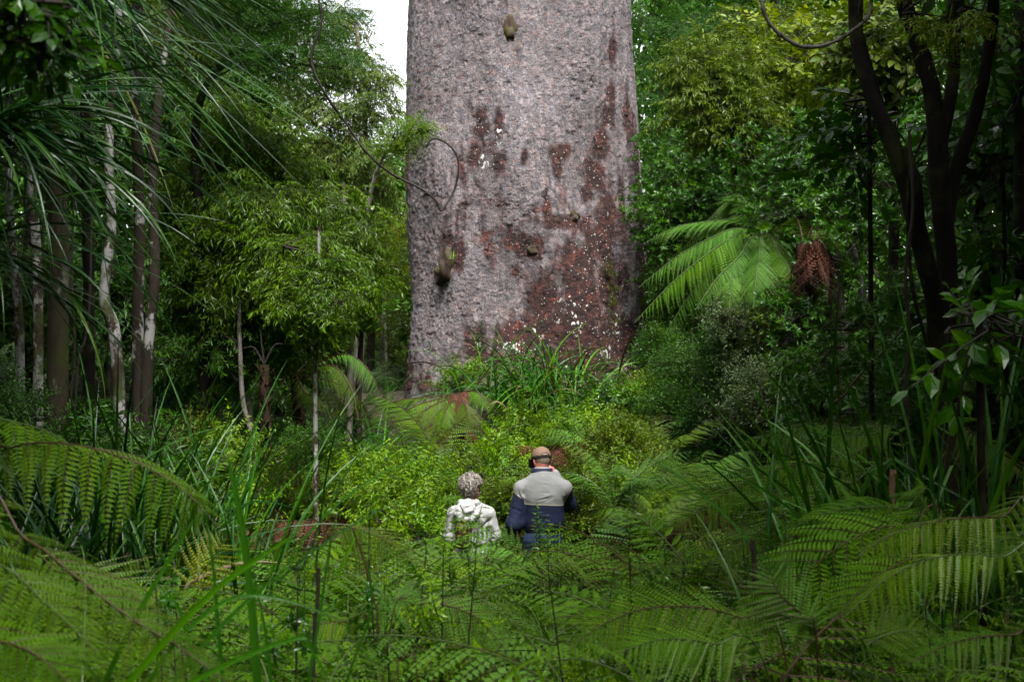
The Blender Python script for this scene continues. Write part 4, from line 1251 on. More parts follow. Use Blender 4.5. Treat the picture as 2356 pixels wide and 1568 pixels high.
# a second one behind it, with brown skirts
base2 = gpt(1862, 16.6)
top2 = P(1850, 560, 16.6)
tf2 = empty('tree_fern', base2)
tag(tf2, 'tree fern hidden behind the pale one, showing a wide skirt of dead brown fronds', 'tree fern')
fern_trunk(tf2, base2, top2, .14, .1, org=base2)
for i, (tip, dy) in enumerate([((1890, 690), -.3), ((1870, 715), -.2), ((1908, 660), -.1), ((1840, 680), -.3), ((1865, 770), -.2), ((1822, 650), .1), ((1880, 640), -.5), ((1905, 700), -.4), ((1850, 700), -.5), ((1878, 740), -.1)]):
    explicit_frond(tf2, base2, [top2, P((1850 + tip[0]) / 2 + 10, 555, 16.6 + dy), P(tip[0], 610, 16.6 + dy), P(tip[0], tip[1], 16.6 + dy)], .42, 22, PIN_LO, 'fern_dead', 450 + i, droop=.8, name='dead_frond', rad=.012)
for i, (mid, tip, dy) in enumerate([((1890, 530), (1960, 590), .3), ((1830, 500), (1800, 540), 1.0), ((1880, 510), (1930, 500), 1.2)]):
    explicit_frond(tf2, base2, [top2, P(*mid, 16.6 + dy * .5), P(*tip, 16.6 + dy)], .34, 24, PIN_MD, 'fern', 460 + i, droop=.4, name='frond')
fb = P(1062, 905, 20.6)
ff = empty('fern', (fb[0], fb[1], float(gz(fb[0], fb[1]))))
tag(ff, 'fern with drooping olive fronds and a rusty skirt left of the big sedge tuft', 'fern')
fo = np.array(ff.location)
g = Geo()
tube(g, curve([fo, fb], 8), .06, 8, .5, 0, wob=.2)
g.build('trunk', M['fern_trunk'], ff, org=fo)
for i, (mid, tip, dy, mt) in enumerate([((960, 915), (868, 945), -.2, 'fern_olive'), ((980, 925), (900, 975), -.6, 'fern'), ((1000, 930), (945, 990), -1.0, 'fern_olive'), ((1030, 935), (1010, 1005), -1.3, 'fern'), ((1070, 930), (1082, 985), -1.3, 'fern_olive'), ((1090, 900), (1130, 940), -.5, 'fern'),
                                         ((1055, 925), (1050, 985), -.9, 'fern_dead'), ((1062, 910), (1072, 960), -.7, 'fern_dead'), ((1070, 900), (1085, 930), -.4, 'fern_dead'), ((1045, 910), (1040, 960), -.5, 'fern_dead')]):
    explicit_frond(ff, fo, [fb, P(*mid, 20.6 + dy * .5), P((mid[0] + tip[0]) / 2, (mid[1] + tip[1]) / 2 - 8, 20.6 + dy * .8), P(*tip, 20.6 + dy)], .36 if mt != 'fern_dead' else .2, 24, PIN_MD, mt, 480 + i, droop=.35, name='frond' if mt != 'fern_dead' else 'dead_frond')
# the black fern trunk at left and the fern whose fronds arc over beside the pole
base3 = gpt(605, 15.5)
top3 = P(608, 838, 15.5)
tf3 = empty('tree_fern', base3)
tag(tf3, 'black crownless tree fern trunk with ragged top left of the pale pole', 'tree fern')
fern_trunk(tf3, base3, top3, .068, .058, org=base3)
for i, (tip, mid) in enumerate([((560, 800), (585, 800)), ((650, 790), (630, 795)), ((600, 760), (602, 790))]):
    g = Geo()
    tube(g, curve([top3, P(*mid, 15.5), P(*tip, 15.5)], 10), np.linspace(.012, .004, 10), 5, .3, 0)
    g.build('stipe', M['stem_dark'], tf3, org=base3)
base4 = gpt(690, 19)
top4 = P(680, 860, 19)
tf4 = empty('tree_fern', base4)
tag(tf4, 'small tree fern whose long frond arches down in front of the kauri foot', 'tree fern')
fern_trunk(tf4, base4, top4, .09, .07, org=base4)
for i, (mid, tip, dy, Lm) in enumerate([((790, 815), (878, 915), -.6, .34), ((760, 840), (825, 965), -1.0, .32), ((740, 800), (810, 800), .5, .3), ((640, 810), (590, 850), -.3, .3), ((700, 900), (715, 960), -1.0, .3), ((770, 880), (860, 990), -.2, .3)]):
    explicit_frond(tf4, base4, [top4, P(*mid, 19 + dy * .5), P((mid[0] + tip[0]) / 2 + 14, (mid[1] + tip[1]) / 2 - 14, 19 + dy * .8), P(*tip, 19 + dy)], Lm, 26, PIN_MD, 'fern_light' if i == 0 else 'fern_olive', 470 + i, droop=.4)

# ------------------------------------------------------------------ big fronds near the viewer
def near_fern(label, base, rows, seed):
    root = empty('fern', base)
    tag(root, label, 'fern', None)
    for i, (pts, Lm, npin, tpl, mt, up, dr, ang) in enumerate(rows):
        pts = [base] + [P(*p) for p in pts]
        explicit_frond(root, np.asarray(base), pts, Lm, npin, tpl, mt, seed + i, stem='stem_green' if i % 2 else 'stem_brown', up=up, droop=dr, rad=.0032, t0=.25, peak=.3, ang=ang)
    return root


B = lambda u, Y: gpt(u, Y, 0.0)
near_fern('large soft olive fern arching in from the left edge, nearest the white trunk', B(-420, 3.6), [
    ([(-190, 1110, 3.6), (20, 1030, 3.5), (150, 1020, 3.4), (300, 1058, 3.3), (420, 1125, 3.25), (505, 1215, 3.2)], .21, 13, PIN_WIDE, 'fern_olive', (0, -.55, 1), .5, 1.15),
    ([(-250, 1000, 3.9), (-60, 960, 3.9), (90, 985, 3.9), (190, 1040, 3.9)], .20, 11, PIN_WIDE, 'fern_olive', (0, -.4, 1), .5, 1.1)], 500)
near_fern('blurred dark olive fern across the lower left corner with one rusty tip', B(-330, 2.9), [
    ([(-100, 1200, 2.9), (60, 1240, 2.8), (180, 1330, 2.7), (300, 1420, 2.65), (430, 1500, 2.6), (540, 1585, 2.55)], .16, 15, PIN_WIDE, 'fern_olive', (0, -.6, 1), .35, 1.1),
    ([(-150, 1300, 2.7), (0, 1300, 2.6), (110, 1390, 2.5), (230, 1500, 2.4)], .14, 13, PIN_WIDE, 'fern_olive', (0, -.6, 1), .35, 1.1)], 510)
near_fern('fresh green fern frond at the bottom left corner, closest of all', B(-200, 2.4), [
    ([(-100, 1480, 2.4), (0, 1475, 2.3), (90, 1510, 2.25), (190, 1600, 2.2)], .13, 13, PIN_WIDE, 'fern', (0, -.8, 1), .25, 1.1)], 520)
near_fern('bright green fern frond lying between two olive fronds at lower left', B(20, 5.2), [
    ([(60, 1330, 5.2), (140, 1315, 5.1), (240, 1335, 5.0), (340, 1390, 4.9), (430, 1450, 4.8)], .23, 24, PIN_HI, 'fern_light', (0, -.7, 1), .2, 1.0)], 525)
near_fern('yellow fern with curled rung like leaflets standing among the near sedges', B(380, 6.2), [
    ([(425, 1400, 6.2), (455, 1330, 6.2), (490, 1280, 6.2), (518, 1235, 6.2)], .22, 11, PIN_CURL, 'fern_yellow', (0, -1, .15), .05, 1.25)], 530)
near_fern('big feathery fern with dark stalk arching leftwards below the sedges at right', B(2120, 7.6), [
    ([(2040, 1080, 7.6), (1950, 1050, 7.6), (1840, 1062, 7.5), (1720, 1105, 7.4), (1620, 1165, 7.3), (1550, 1225, 7.2)], .36, 30, PIN_HI, 'fern', (0, -.75, 1), .45, .95),
    ([(2060, 1110, 7.2), (1960, 1110, 7.1), (1840, 1160, 7.0), (1740, 1225, 6.9), (1660, 1290, 6.8)], .36, 28, PIN_HI, 'fern_olive', (0, -.75, 1), .45, .95),
    ([(2040, 1040, 8.2), (1960, 985, 8.3), (1860, 975, 8.4), (1770, 1000, 8.4), (1700, 1020, 8.4)], .32, 26, PIN_HI, 'fern_light', (0, -.6, 1), .35, 1.0),
    ([(2080, 1040, 8.2), (2000, 1000, 8.2), (1930, 1020, 8.1), (1860, 1070, 8.0)], .30, 24, PIN_HI, 'fern', (0, -.6, 1), .3, 1.0),
    ([(2180, 1020, 7.6), (2240, 1000, 7.6), (2300, 1050, 7.5), (2350, 1100, 7.4)], .30, 24, PIN_HI, 'fern', (0, -.6, 1), .3, 1.0)], 540)
near_fern('bluish green fern spreading its combs left, in front of the sedges at lower right', B(2260, 5.0), [
    ([(2180, 1230, 5.0), (2090, 1205, 4.95), (1990, 1225, 4.9), (1890, 1285, 4.85), (1790, 1370, 4.8), (1710, 1450, 4.75)], .32, 13, PIN_WIDE, 'fern', (0, -.9, 1), .2, .95),
    ([(2160, 1190, 5.2), (2080, 1170, 5.2), (1990, 1165, 5.2), (1900, 1180, 5.2), (1820, 1215, 5.2)], .22, 15, PIN_WIDE, 'fern', (0, -.8, 1), .3, 1.0),
    ([(2170, 1280, 4.8), (2080, 1290, 4.7), (1990, 1350, 4.6), (1900, 1440, 4.5)], .24, 13, PIN_WIDE, 'fern', (0, -.9, 1), .25, 1.0)], 550)
near_fern('vivid green fern with hanging combs along the right edge', B(2520, 4.6), [
    ([(2400, 1210, 4.6), (2300, 1190, 4.5), (2180, 1195, 4.4), (2060, 1225, 4.3), (1960, 1290, 4.2)], .20, 28, PIN_HI, 'herb', (0, -.6, 1), .55, 1.1),
    ([(2420, 1320, 4.2), (2300, 1280, 4.1), (2160, 1280, 4.0), (2040, 1330, 3.9), (1940, 1420, 3.8)], .18, 28, PIN_HI, 'herb', (0, -.6, 1), .55, 1.1),
    ([(2450, 1480, 3.6), (2330, 1460, 3.5), (2200, 1475, 3.4), (2080, 1530, 3.3)], .15, 24, PIN_HI, 'fern', (0, -.7, 1), .4, 1.1),
    ([(2430, 1240, 5.0), (2340, 1235, 5.0), (2260, 1260, 5.0), (2200, 1310, 5.0)], .20, 20, PIN_HI, 'fern_light', (0, -.7, 1), .4, 1.1)], 560)
near_fern('mid green fern with a long arching frond low in the middle, right of centre', B(1900, 4.3), [
    ([(1800, 1480, 4.3), (1700, 1420, 4.25), (1600, 1395, 4.2), (1480, 1400, 4.15), (1380, 1440, 4.1), (1300, 1500, 4.05)], .24, 28, PIN_HI, 'fern', (0, -.8, 1), .25, 1.0),
    ([(1760, 1530, 4.0), (1640, 1480, 3.9), (1520, 1470, 3.8), (1400, 1510, 3.7)], .20, 26, PIN_HI, 'fern', (0, -.8, 1), .3, 1.0),
    ([(1880, 1500, 4.1), (1850, 1420, 4.1), (1790, 1360, 4.1), (1770, 1300, 4.1)], .2, 22, PIN_HI, 'fern_light', (0, -1, .3), .1, 1.1),
    ([(1960, 1540, 3.9), (2000, 1480, 3.9), (2080, 1450, 3.9), (2160, 1460, 3.9)], .2, 24, PIN_HI, 'fern_olive', (0, -.8, 1), .3, 1.0)], 570)
near_fern('lime green fern arching right, low in the middle below the woman', B(860, 5.2), [
    ([(900, 1430, 5.2), (960, 1390, 5.2), (1040, 1395, 5.15), (1110, 1430, 5.1), (1160, 1490, 5.0)], .26, 26, PIN_HI, 'fern_light', (0, -.8, 1), .35, 1.0),
    ([(880, 1420, 5.4), (900, 1380, 5.4), (960, 1370, 5.4), (1060, 1400, 5.4)], .22, 22, PIN_HI, 'fern_light', (0, -.8, 1), .3, 1.0),
    ([(850, 1460, 5.0), (800, 1430, 5.0), (720, 1440, 4.9), (650, 1490, 4.8)], .22, 22, PIN_HI, 'fern', (0, -.8, 1), .3, 1.0)], 580)
near_fern('brownish green fern frond bending right, below the bright shrubs', B(740, 9.2), [
    ([(760, 1260, 9.2), (790, 1215, 9.2), (850, 1225, 9.1), (920, 1265, 9.0), (970, 1310, 8.9)], .34, 26, PIN_HI, 'fern_olive', (0, -.7, 1), .5, 1.0)], 590)

# ------------------------------------------------------------------ sedges and strap leaved clumps


def blade(G, pts, w, lv=.5, mat=0, n=14, face=(0, -1, .3), keel=.25, taper=.75):
    c = curve(pts, n)
    T = nrm(np.gradient(c, axis=0))
    U = nrm(np.asarray(face, float))
    S = np.cross(T, np.broadcast_to(U, T.shape))
    S = nrm(S + 1e-6)
    Nn = np.cross(S, T)
    s = np.linspace(0, 1, n)
    ww = w * np.clip((1 - s ** 2.2) ** taper, .02, 1) * np.clip(.6 + s * 2, 0, 1) / 2
    V = np.stack([c - S * ww[:, None] + Nn * (keel * ww)[:, None], c, c + S * ww[:, None] + Nn * (keel * ww)[:, None]], 1)
    i = np.arange(n - 1) * 3
    Q = np.vstack([np.stack([i, i + 1, i + 4, i + 3], -1), np.stack([i + 1, i + 2, i + 5, i + 4], -1)])
    G.add(V.reshape(-1, 3), Q, lv, mat)


def sedge(label, x, y, n, L, w, mat='blade', seed=0, spread=.25, e=(1.0, 1.5), bend=(.6, 2.0), z=None, cat='sedge', group='sedge and strap leaf clumps', az=None, dead=.02, name='sedge_clump', azw=2 * np.pi):
    r = np.random.default_rng(seed + 77)
    z = float(gz(x, y)) - .05 if z is None else z
    G = Geo()
    for k in range(n):
        a = (r.uniform(0, 6.28) if az is None else az + r.uniform(-.5, .5) * azw)
        e0 = r.uniform(*e)
        bd = r.uniform(*bend)
        ll = L * r.uniform(.55, 1.1)
        s = np.linspace(0, 1, 10)
        ee = e0 - bd * s ** 1.6
        if r.random() < .12:  # a snapped blade
            kq = r.uniform(.5, .8)
            ee = np.where(s > kq, ee - 1.6, ee)
        d = np.stack([np.cos(ee), 0 * ee, np.sin(ee)], -1) * ll / 9
        p = np.vstack([[0, 0, 0], np.cumsum(d[:-1], 0)])
        p = p @ rotz(a).T
        b = np.array([r.normal(0, spread), r.normal(0, spread), 0])
        face = np.array([-np.cos(a) * .3, -np.sin(a) * .3, 1.0]) + r.normal(0, .5, 3)
        blade(G, p + b, w * r.uniform(.6, 1.2), np.clip(r.uniform(0, .95), 0, 1), 1 if r.random() < dead else 0, 14, face)
    o = G.build(name, [M[mat], M['blade_dead']], org=(0, 0, 0))
    o.location = (x, y, z)
    tag(o, label, cat, group)
    return o


sedge('big arching sedge tuft hugging the foot of the kauri', *gpt(1225, 22.6)[:2], 420, 1.8, .03, 'blade', 1, .5, (.4, 1.4), (1.1, 2.6), dead=.1)
sedge('smaller sedge tuft at the right of the kauri foot', *gpt(1370, 23.9)[:2], 160, 1.25, .02, 'blade', 2, .25, (.5, 1.4), (.9, 2.2), z=1.35)
sedge('hanging sedge below the big tuft, left of the man', *gpt(1120, 21)[:2], 150, 1.5, .024, 'blade', 3, .3, (.4, 1.2), (1.2, 2.6), z=.9)
sedge('sedge at right foot of the kauri beside the green shrubs', *gpt(1510, 23.5)[:2], 120, 1.5, .02, 'blade', 4, .3, (.8, 1.5), (.6, 1.8))
sedge('loose dark sedge in the shade left of the kauri foot', *gpt(790, 19.5)[:2], 200, 1.9, .025, 'blade', 5, .35, (.6, 1.4), (.8, 2.4))
sedge('dark sedge behind the black fern trunk', *gpt(690, 20)[:2], 160, 1.8, .025, 'blade', 6, .35, (.6, 1.4), (.8, 2.4))
sedge('tall dark sedge behind the big olive fern at the left', *gpt(380, 9.5)[:2], 100, 2.5, .032, 'blade', 7, .4, (1.25, 1.54), (.3, 1.4))
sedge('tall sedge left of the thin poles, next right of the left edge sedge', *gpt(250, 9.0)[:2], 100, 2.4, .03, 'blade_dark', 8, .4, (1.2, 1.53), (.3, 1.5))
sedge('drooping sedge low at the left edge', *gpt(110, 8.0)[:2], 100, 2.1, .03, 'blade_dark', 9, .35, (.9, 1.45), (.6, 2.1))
sedge('broad bladed sedge in front of the rusty fern', *gpt(520, 8.2)[:2], 34, 1.6, .035, 'blade', 10, .16, (1.3, 1.55), (.2, 1.2))
sedge('tall sedge in front of the forked trunk, largest on the right', *gpt(2120, 6.4)[:2], 90, 2.3, .034, 'blade', 11, .32, (1.32, 1.56), (.2, 1.4))
sedge('sedge clump right of the forked trunk near the right edge', *gpt(2250, 7.0)[:2], 80, 2.3, .033, 'blade', 12, .35, (1.1, 1.52), (.3, 1.8))
sedge('sedge left of the tall right hand sedge, in front of the sapling', *gpt(1990, 8.0)[:2], 34, 2.0, .028, 'blade', 13, .2, (1.25, 1.55), (.3, 1.4))
sedge('light green strap leaves bending behind the woman', *gpt(1090, 14.5)[:2], 16, 2.1, .035, 'blade_light', 14, .2, (1.1, 1.45), (1.0, 2.4), dead=0)
sedge('light strap leaves left of the woman hair', *gpt(1040, 14.2)[:2], 8, 1.9, .03, 'blade_light', 15, .1, (1.0, 1.3), (1.0, 2.2), dead=0, az=0, azw=1.5)
sedge('light bent strap leaves right of the man cap', *gpt(1310, 14.2)[:2], 12, 2.0, .03, 'blade_light', 16, .15, (1.2, 1.5), (.8, 2.2), dead=.1)
sedge('light green sedge right of the man, before the dark hollow', *gpt(1545, 13.6)[:2], 34, 1.7, .032, 'blade_light', 17, .2, (1.0, 1.5), (.8, 2.2), dead=.05)
sedge('small grass tuft growing on the kauri bark by the right edge', *P(1437, 490, TY - 1.85)[:2], 22, .28, .008, 'blade_light', 18, .02, (.6, 1.4), (.5, 1.6), z=P(1437, 490, 25.2)[2], name='epiphyte_tuft', cat='epiphyte', group=None)
sedge('grassy tuft growing on top of the mossy burl', *P(1040, 594, 24.55)[:2], 16, .26, .012, 'blade_light', 19, .05, (.6, 1.4), (.5, 1.6), z=P(1040, 596, 24.55)[2], name='epiphyte_tuft', cat='epiphyte', group=None)

def creeper(label, pts, wid, mt, kind, sc, n, seed):
    """small leaved climber hugging the bark of the giant"""
    r = np.random.default_rng(seed)
    c = []
    for (u, v) in pts:
        q = P(u, v, TY - 1.9)
        cx, R = trunk_axis(q[2])
        th = -np.arccos(np.clip((q[0] - cx) / R, -.97, .97))
        c.append([cx + (R + .03) * np.cos(th), TY + (R + .03) * np.sin(th), q[2]])
    c = curve(c, 30)
    g = Geo()
    tube(g, c, .006, 4, .3, 1)
    i = r.integers(0, 30, n)
    pos = c[i] + r.normal(0, wid, (n, 3)) * [1, .3, 1]
    d = np.stack([r.normal(0, .6, n), -r.uniform(.3, 1, n), r.normal(-.2, .6, n)], -1)
    scatter_sprays(g, r, kind, pos, d, np.array([[0, 0, 1.0]]) + r.normal(0, .4, (n, 3)), sc * r.uniform(.6, 1.2, n))
    o = g.build('creeper', [M[mt], M['stem_dark']], org=c[0])
    tag(o, label, 'creeper', 'small climbers on the kauri bark')


creeper('olive small leaved creeper on the right part of the kauri, below the grass tuft', [(1412, 750), (1408, 690), (1416, 640), (1400, 605)], .05, 'olive', 'small', .4, 60, 1)
creeper('thin dark creeper strand at the left edge of the white lichen', [(1102, 850), (1104, 790), (1112, 735)], .03, 'fine', 'small', .35, 30, 2)
creeper('second thin creeper strand beside the white lichen, right of the dark one', [(1132, 850), (1136, 800), (1145, 765)], .025, 'herb', 'small', .3, 22, 3)
creeper('yellow green fern like creeper low on the right of the kauri', [(1395, 850), (1385, 825), (1370, 820)], .05, 'yellow', 'small', .45, 18, 4)
creeper('hanging root mat of an epiphyte on the left edge of the kauri', [(940, 410), (938, 375), (944, 345)], .06, 'fern_dead', 'small', .5, 40, 5)

# the strap leaved epiphyte whose blades fan out from the upper left
def fan(label, hub, n, L, w, seed, a0, a1, e=(.1, .9), bend=(.6, 1.6), ax=None):
    r = np.random.default_rng(seed)
    G = Geo()
    for k in range(n):
        a = r.uniform(a0, a1)
        e0 = r.uniform(*e)
        bd = r.uniform(*bend)
        ll = L * r.uniform(.6, 1.1)
        s = np.linspace(0, 1, 10)
        ee = e0 - bd * s ** 1.2
        d = np.stack([np.cos(ee), 0 * ee, np.sin(ee)], -1) * ll / 9
        p = np.vstack([[0, 0, 0], np.cumsum(d[:-1], 0)]) @ rotz(a).T
        blade(G, p + r.normal(0, .06, 3), w * r.uniform(.6, 1.15), r.uniform(0, 1), 0, 16, np.array([-np.cos(a), -np.sin(a), .9]) + r.normal(0, .4, 3), keel=.35, taper=.9)
    o = G.build('strap_leaf_epiphyte', [M['blade_dark'], M['blade_dead']])
    o.location = hub
    tag(o, label, 'epiphyte', 'strap leaved epiphytes on the left trunks')


fan('fan of long drooping strap leaves radiating from the left edge', P(-25, 290, 6.6), 90, 1.2, .022, 1, -1.5, .9, (-.5, .8), (.5, 1.5))
fan('curtain of long strap leaves hanging from the top left', P(170, -110, 7.2), 60, 1.1, .022, 2, -2.4, .7, (-.9, .3), (.4, 1.1))
fan('strap leaves pointing down right from above, nearest the layered conifer', P(300, -80, 7.6), 34, 1.0, .020, 3, -.9, .5, (-.8, .1), (.2, .8))
fan('dark strap leaves behind the fan, at the left edge beside white trunk', P(-20, 120, 8.5), 70, 1.5, .022, 4, -1.6, .7, (-.9, .3), (.4, 1.2))
fan('lowest spray of strap leaves drooping at the left edge', P(-40, 560, 6.8), 40, 1.2, .02, 5, -1.4, .8, (-.6, .6), (.5, 1.5))
fan('strap leaves hanging between white trunk and mottled trunk', P(100, -60, 9.0), 60, 2.2, .022, 6, -1.5, .4, (-1.2, -.2), (.1, .6))

# long soft blades close to the viewer at lower left
G = Geo()
bb = gpt(420, 2.5)
for i, (pts, w, Y) in enumerate([
    (((600, 1800), (592, 1560), (580, 1400), (562, 1240), (540, 1120), (524, 1045)), .026, 2.9), (((160, 1750), (250, 1550), (330, 1390), (400, 1270), (452, 1185)), .017, 2.7),
    (((180, 1720), (330, 1530), (480, 1370), (600, 1280), (690, 1222)), .020, 2.6), (((300, 1650), (376, 1515), (450, 1430), (545, 1372), (660, 1380), (790, 1428)), .013, 2.7),
    (((340, 1700), (420, 1540), (560, 1390), (680, 1290)), .015, 2.8), (((300, 1660), (420, 1580), (560, 1510), (690, 1466), (715, 1490), (765, 1580)), .013, 2.4),
    (((520, 1750), (512, 1560), (500, 1420), (490, 1300), (470, 1160)), .014, 3.1), (((640, 1750), (622, 1560), (610, 1450), (580, 1300)), .012, 3.0), (((700, 1750), (712, 1560), (735, 1420), (760, 1250), (775, 1190)), .011, 3.4),
    (((400, 1750), (260, 1600), (150, 1480), (60, 1420)), .012, 2.8), (((470, 1700), (440, 1500), (400, 1380), (330, 1330)), .012, 3.2), (((760, 1750), (800, 1560), (850, 1420), (852, 1330), (830, 1250)), .010, 3.6)]):
    blade(G, [P(a, b, Y) for a, b in pts], w * .72, [.55, .6, .75, .6, .5, .7, .3, .4, .35, .3, .5, .3][i], 0, 22, (0, -1, .35), keel=.2, taper=.6)
o = G.build('sedge_clump', [M['blade'], M['blade_dead']], org=bb)
tag(o, 'few broad blurred sedge blades crossing the lower left, nearest the viewer', 'sedge', 'sedge and strap leaf clumps')
G = Geo()
bb = gpt(1290, 3.0)
for i, (pts, w, Y) in enumerate([(((1240, 1760), (1215, 1640), (1190, 1560), (1165, 1500)), .011, 2.9), (((1330, 1720), (1262, 1600), (1240, 1540), (1225, 1530)), .01, 3.0), (((1100, 1700), (1130, 1600), (1200, 1530), (1300, 1490)), .009, 3.1), (((1500, 1700), (1480, 1600), (1440, 1520), (1360, 1480)), .008, 3.2)]):
    blade(G, [P(a, b, Y) for a, b in pts], w, .6, 0, 16, (0, -1, .35), keel=.25)
o = G.build('sedge_clump', [M['blade_light'], M['blade_dead']], org=bb)
tag(o, 'short shiny sedge blades at the bottom centre', 'sedge', 'sedge and strap leaf clumps')
# bare dead stalks
for lab, pts, r_ in (('broken dark stalk standing at lower left of the fern bed', [gpt(715, 4.2), P(722, 1500, 4.2), P(730, 1400, 4.2), P(733, 1305, 4.2)], .006), ('thin bent dead stem before the lime green fern', [gpt(850, 4.6), P(868, 1480, 4.6), P(860, 1380, 4.6), P(835, 1280, 4.6), P(812, 1215, 4.6)], .0035),
                     ('short black stub sticking out of the ferns right of the man', [gpt(1738, 6.2), P(1735, 1300, 6.2), P(1726, 1262, 6.2)], .011), ('reddish leaning stick beside the thin pale pole', [gpt(735, 14.6), P(712, 1180, 14.6), P(695, 1110, 14.6), P(672, 1072, 14.6)], .012), ('pale snapped dead blade in the right hand sedge', [gpt(2053, 5.6), P(2052, 1180, 5.6), P(2056, 1082, 5.6)], .012)):
    g = Geo()
    tube(g, curve(pts, 16), r_, 6, .5, 0, cap=True, wob=.15)
    o = g.build('dead_stalk', M['stem_dark' if 'black' in lab or 'dark' in lab else ('blade_dead' if 'pale' in lab else 'stem_brown')], org=pts[0])
    tag(o, lab, 'stalk')

# ------------------------------------------------------------------ shrubs


def shrub(label, u, v, Y, ru, rv, kind, mt, dens, size, droop, seed, nc=5, name='shrub', bark='bark_dark', cat='shrub', group=None):
    r = np.random.default_rng(seed)
    rows = [(u + r.uniform(-.5, .5) * ru, v + r.uniform(-.45, .5) * rv, Y + r.uniform(-.5, .5), ru * .62, rv * .6) for _ in range(nc)]
    vg = CV + (CAMZ - float(gz((u - CU) / F * Y, Y))) / Y * F
    vv = v + rv * .8
    while vv < min(vg, v + 260):  # leafy right down to the ground
        rows.append((u + r.uniform(-.4, .4) * ru, vv, Y + r.uniform(-.4, .2), ru * .7, rv * .5))
        vv += rv * .7
    return tree(name, label, cat, [gpt(u, Y), P(u + r.uniform(-5, 5), v + rv * .5, Y), P(u, v, Y)], .02, .01, C(*rows), kind, mt, bark, dens, size, droop, seed=seed, parts=('stem', 'foliage'), twigs=4, group=group, sides=6)


gb = 'bright leafy shrubs behind the woman'
for i, (u, v, Y, ru, rv, lab) in enumerate([
    (790, 1190, 14.3, 70, 60, 'at the left end of the bright thicket beside the pale pole'), (870, 1160, 15, 80, 75, 'in the middle of the bright thicket left of the woman'), (950, 1120, 15.6, 75, 65, 'at the top of the bright thicket left of the woman'),
    (1000, 1190, 14.2, 50, 70, 'right beside the woman left shoulder'), (900, 1225, 13.6, 90, 50, 'low at the front of the bright thicket'), (980, 1240, 13.3, 60, 40, 'low in front of the woman elbow'), (830, 1110, 16, 60, 45, 'small at the top left of the bright thicket')]):
    shrub('bright green herb shrub ' + lab, u, v, Y, ru, rv, 'herb', 'herb', 150, .85, -.7, 600 + i, 5, group=gb)
for i, (u, v, Y, ru, rv, kd, mt, lab) in enumerate([
    (1190, 1075, 15.4, 60, 60, 'herb', 'herb', 'leafy green shrub between the two visitors, behind them'), (1150, 1160, 14.2, 60, 60, 'small', 'olive', 'fine olive shrub low between the woman and the man'), (1370, 1110, 15, 60, 70, 'herb', 'olive', 'olive shrub right of the man head'),
    (1340, 1010, 18.5, 60, 50, 'herb', 'herb', 'leafy shrub above the man cap to the right'), (1435, 1040, 17, 85, 70, 'small', 'olive', 'feathery olive shrub right of the man, largest of its kind'), (1500, 1110, 16, 60, 60, 'small', 'olive', 'fine leaved shrub beside the light sedge'),
    (1300, 1030, 19, 50, 30, 'herb', 'herb', 'green shrub over the man head at the kauri foot'), (1150, 1075, 17, 60, 30, 'herb', 'herb', 'shrub above the woman to the right, under the sedge tuft'), (1400, 950, 20.5, 55, 40, 'herb', 'whorl', 'shiny shrub right of the big sedge tuft'),
    (1470, 920, 21.5, 65, 45, 'small', 'herb', 'small leaved bright shrub at the right foot of the kauri'), (1050, 868, 23.2, 32, 24, 'herb', 'herb', 'small bright shrub against the bark left of the sedge tuft'), (1330, 1185, 13.9, 40, 60, 'small', 'olive', 'fine shrub just right of the man elbow'),
    (1050, 1075, 16.5, 50, 30, 'lance', 'olive', 'thin leaved shrub above the woman hair'), (1420, 1140, 14.6, 60, 50, 'herb', 'herb', 'green shrub right of the man shoulder'), (1210, 1190, 13.7, 40, 50, 'herb', 'olive', 'olive shrub just left of the man'),
    (1200, 985, 21.2, 50, 26, 'herb', 'herb', 'low bright shrub at the front of the sedge mound, left half'), (1285, 980, 21.4, 50, 26, 'herb', 'whorl', 'low dark green shrub at the front of the sedge mound, right half'),
    (1545, 930, 20, 60, 60, 'small', 'fine', 'green shrub below the tree fern tip'), (1600, 880, 20.5, 80, 80, 'small', 'fine', 'dense small leaved shrub under the tree fern'), (1540, 820, 22, 50, 60, 'small', 'whorl', 'glossy shrub against the right edge of the kauri'), (1640, 980, 18, 70, 70, 'small', 'dark', 'dark shrub beside the dark hollow on the right'),
    (1760, 745, 17, 70, 28, 'whorl', 'olive', 'pale tipped shrub in front of the brown fern trunk'), (1690, 745, 17, 44, 30, 'small', 'grey', 'grey green shrub left of the brown fern trunk'), (1850, 740, 16.5, 60, 30, 'whorl', 'whorl', 'whorled shrub below the dead fern skirt'), (1770, 920, 16, 70, 70, 'small', 'grey', 'grey green bushy shrub below the brown fern trunk'),
    (1690, 860, 17.5, 60, 60, 'small', 'dark', 'dark shrub left of the grey green bush'), (1900, 860, 14.5, 80, 80, 'lance', 'fine', 'dim shrub behind the spindly sapling'), (720, 1030, 17, 60, 40, 'small', 'fine', 'shaded shrub behind the pale pole'), (520, 1050, 15, 60, 50, 'herb', 'herb', 'bright shrub behind the tall sedge at left'), (450, 1020, 15.5, 60, 40, 'small', 'olive', 'yellowish shrub behind the sedge at left'), (600, 1100, 15, 50, 40, 'lance', 'olive', 'shrub at the foot of the black fern trunk'),
    (930, 1060, 18, 50, 30, 'small', 'fine', 'small shrub left of the strap leaves by the kauri'), (560, 1150, 13.2, 40, 30, 'herb', 'herb', 'bright low shrub left of the rusty fern')]):
    shrub(lab, u, v, Y, ru, rv, kd, mt, {'herb': 150, 'small': 330, 'lance': 150, 'whorl': 130}[kd], {'herb': .82, 'small': 1.0, 'lance': .7, 'whorl': .8}[kd], {'herb': -.6, 'small': -.2, 'lance': .2, 'whorl': -.4}[kd], 640 + i)
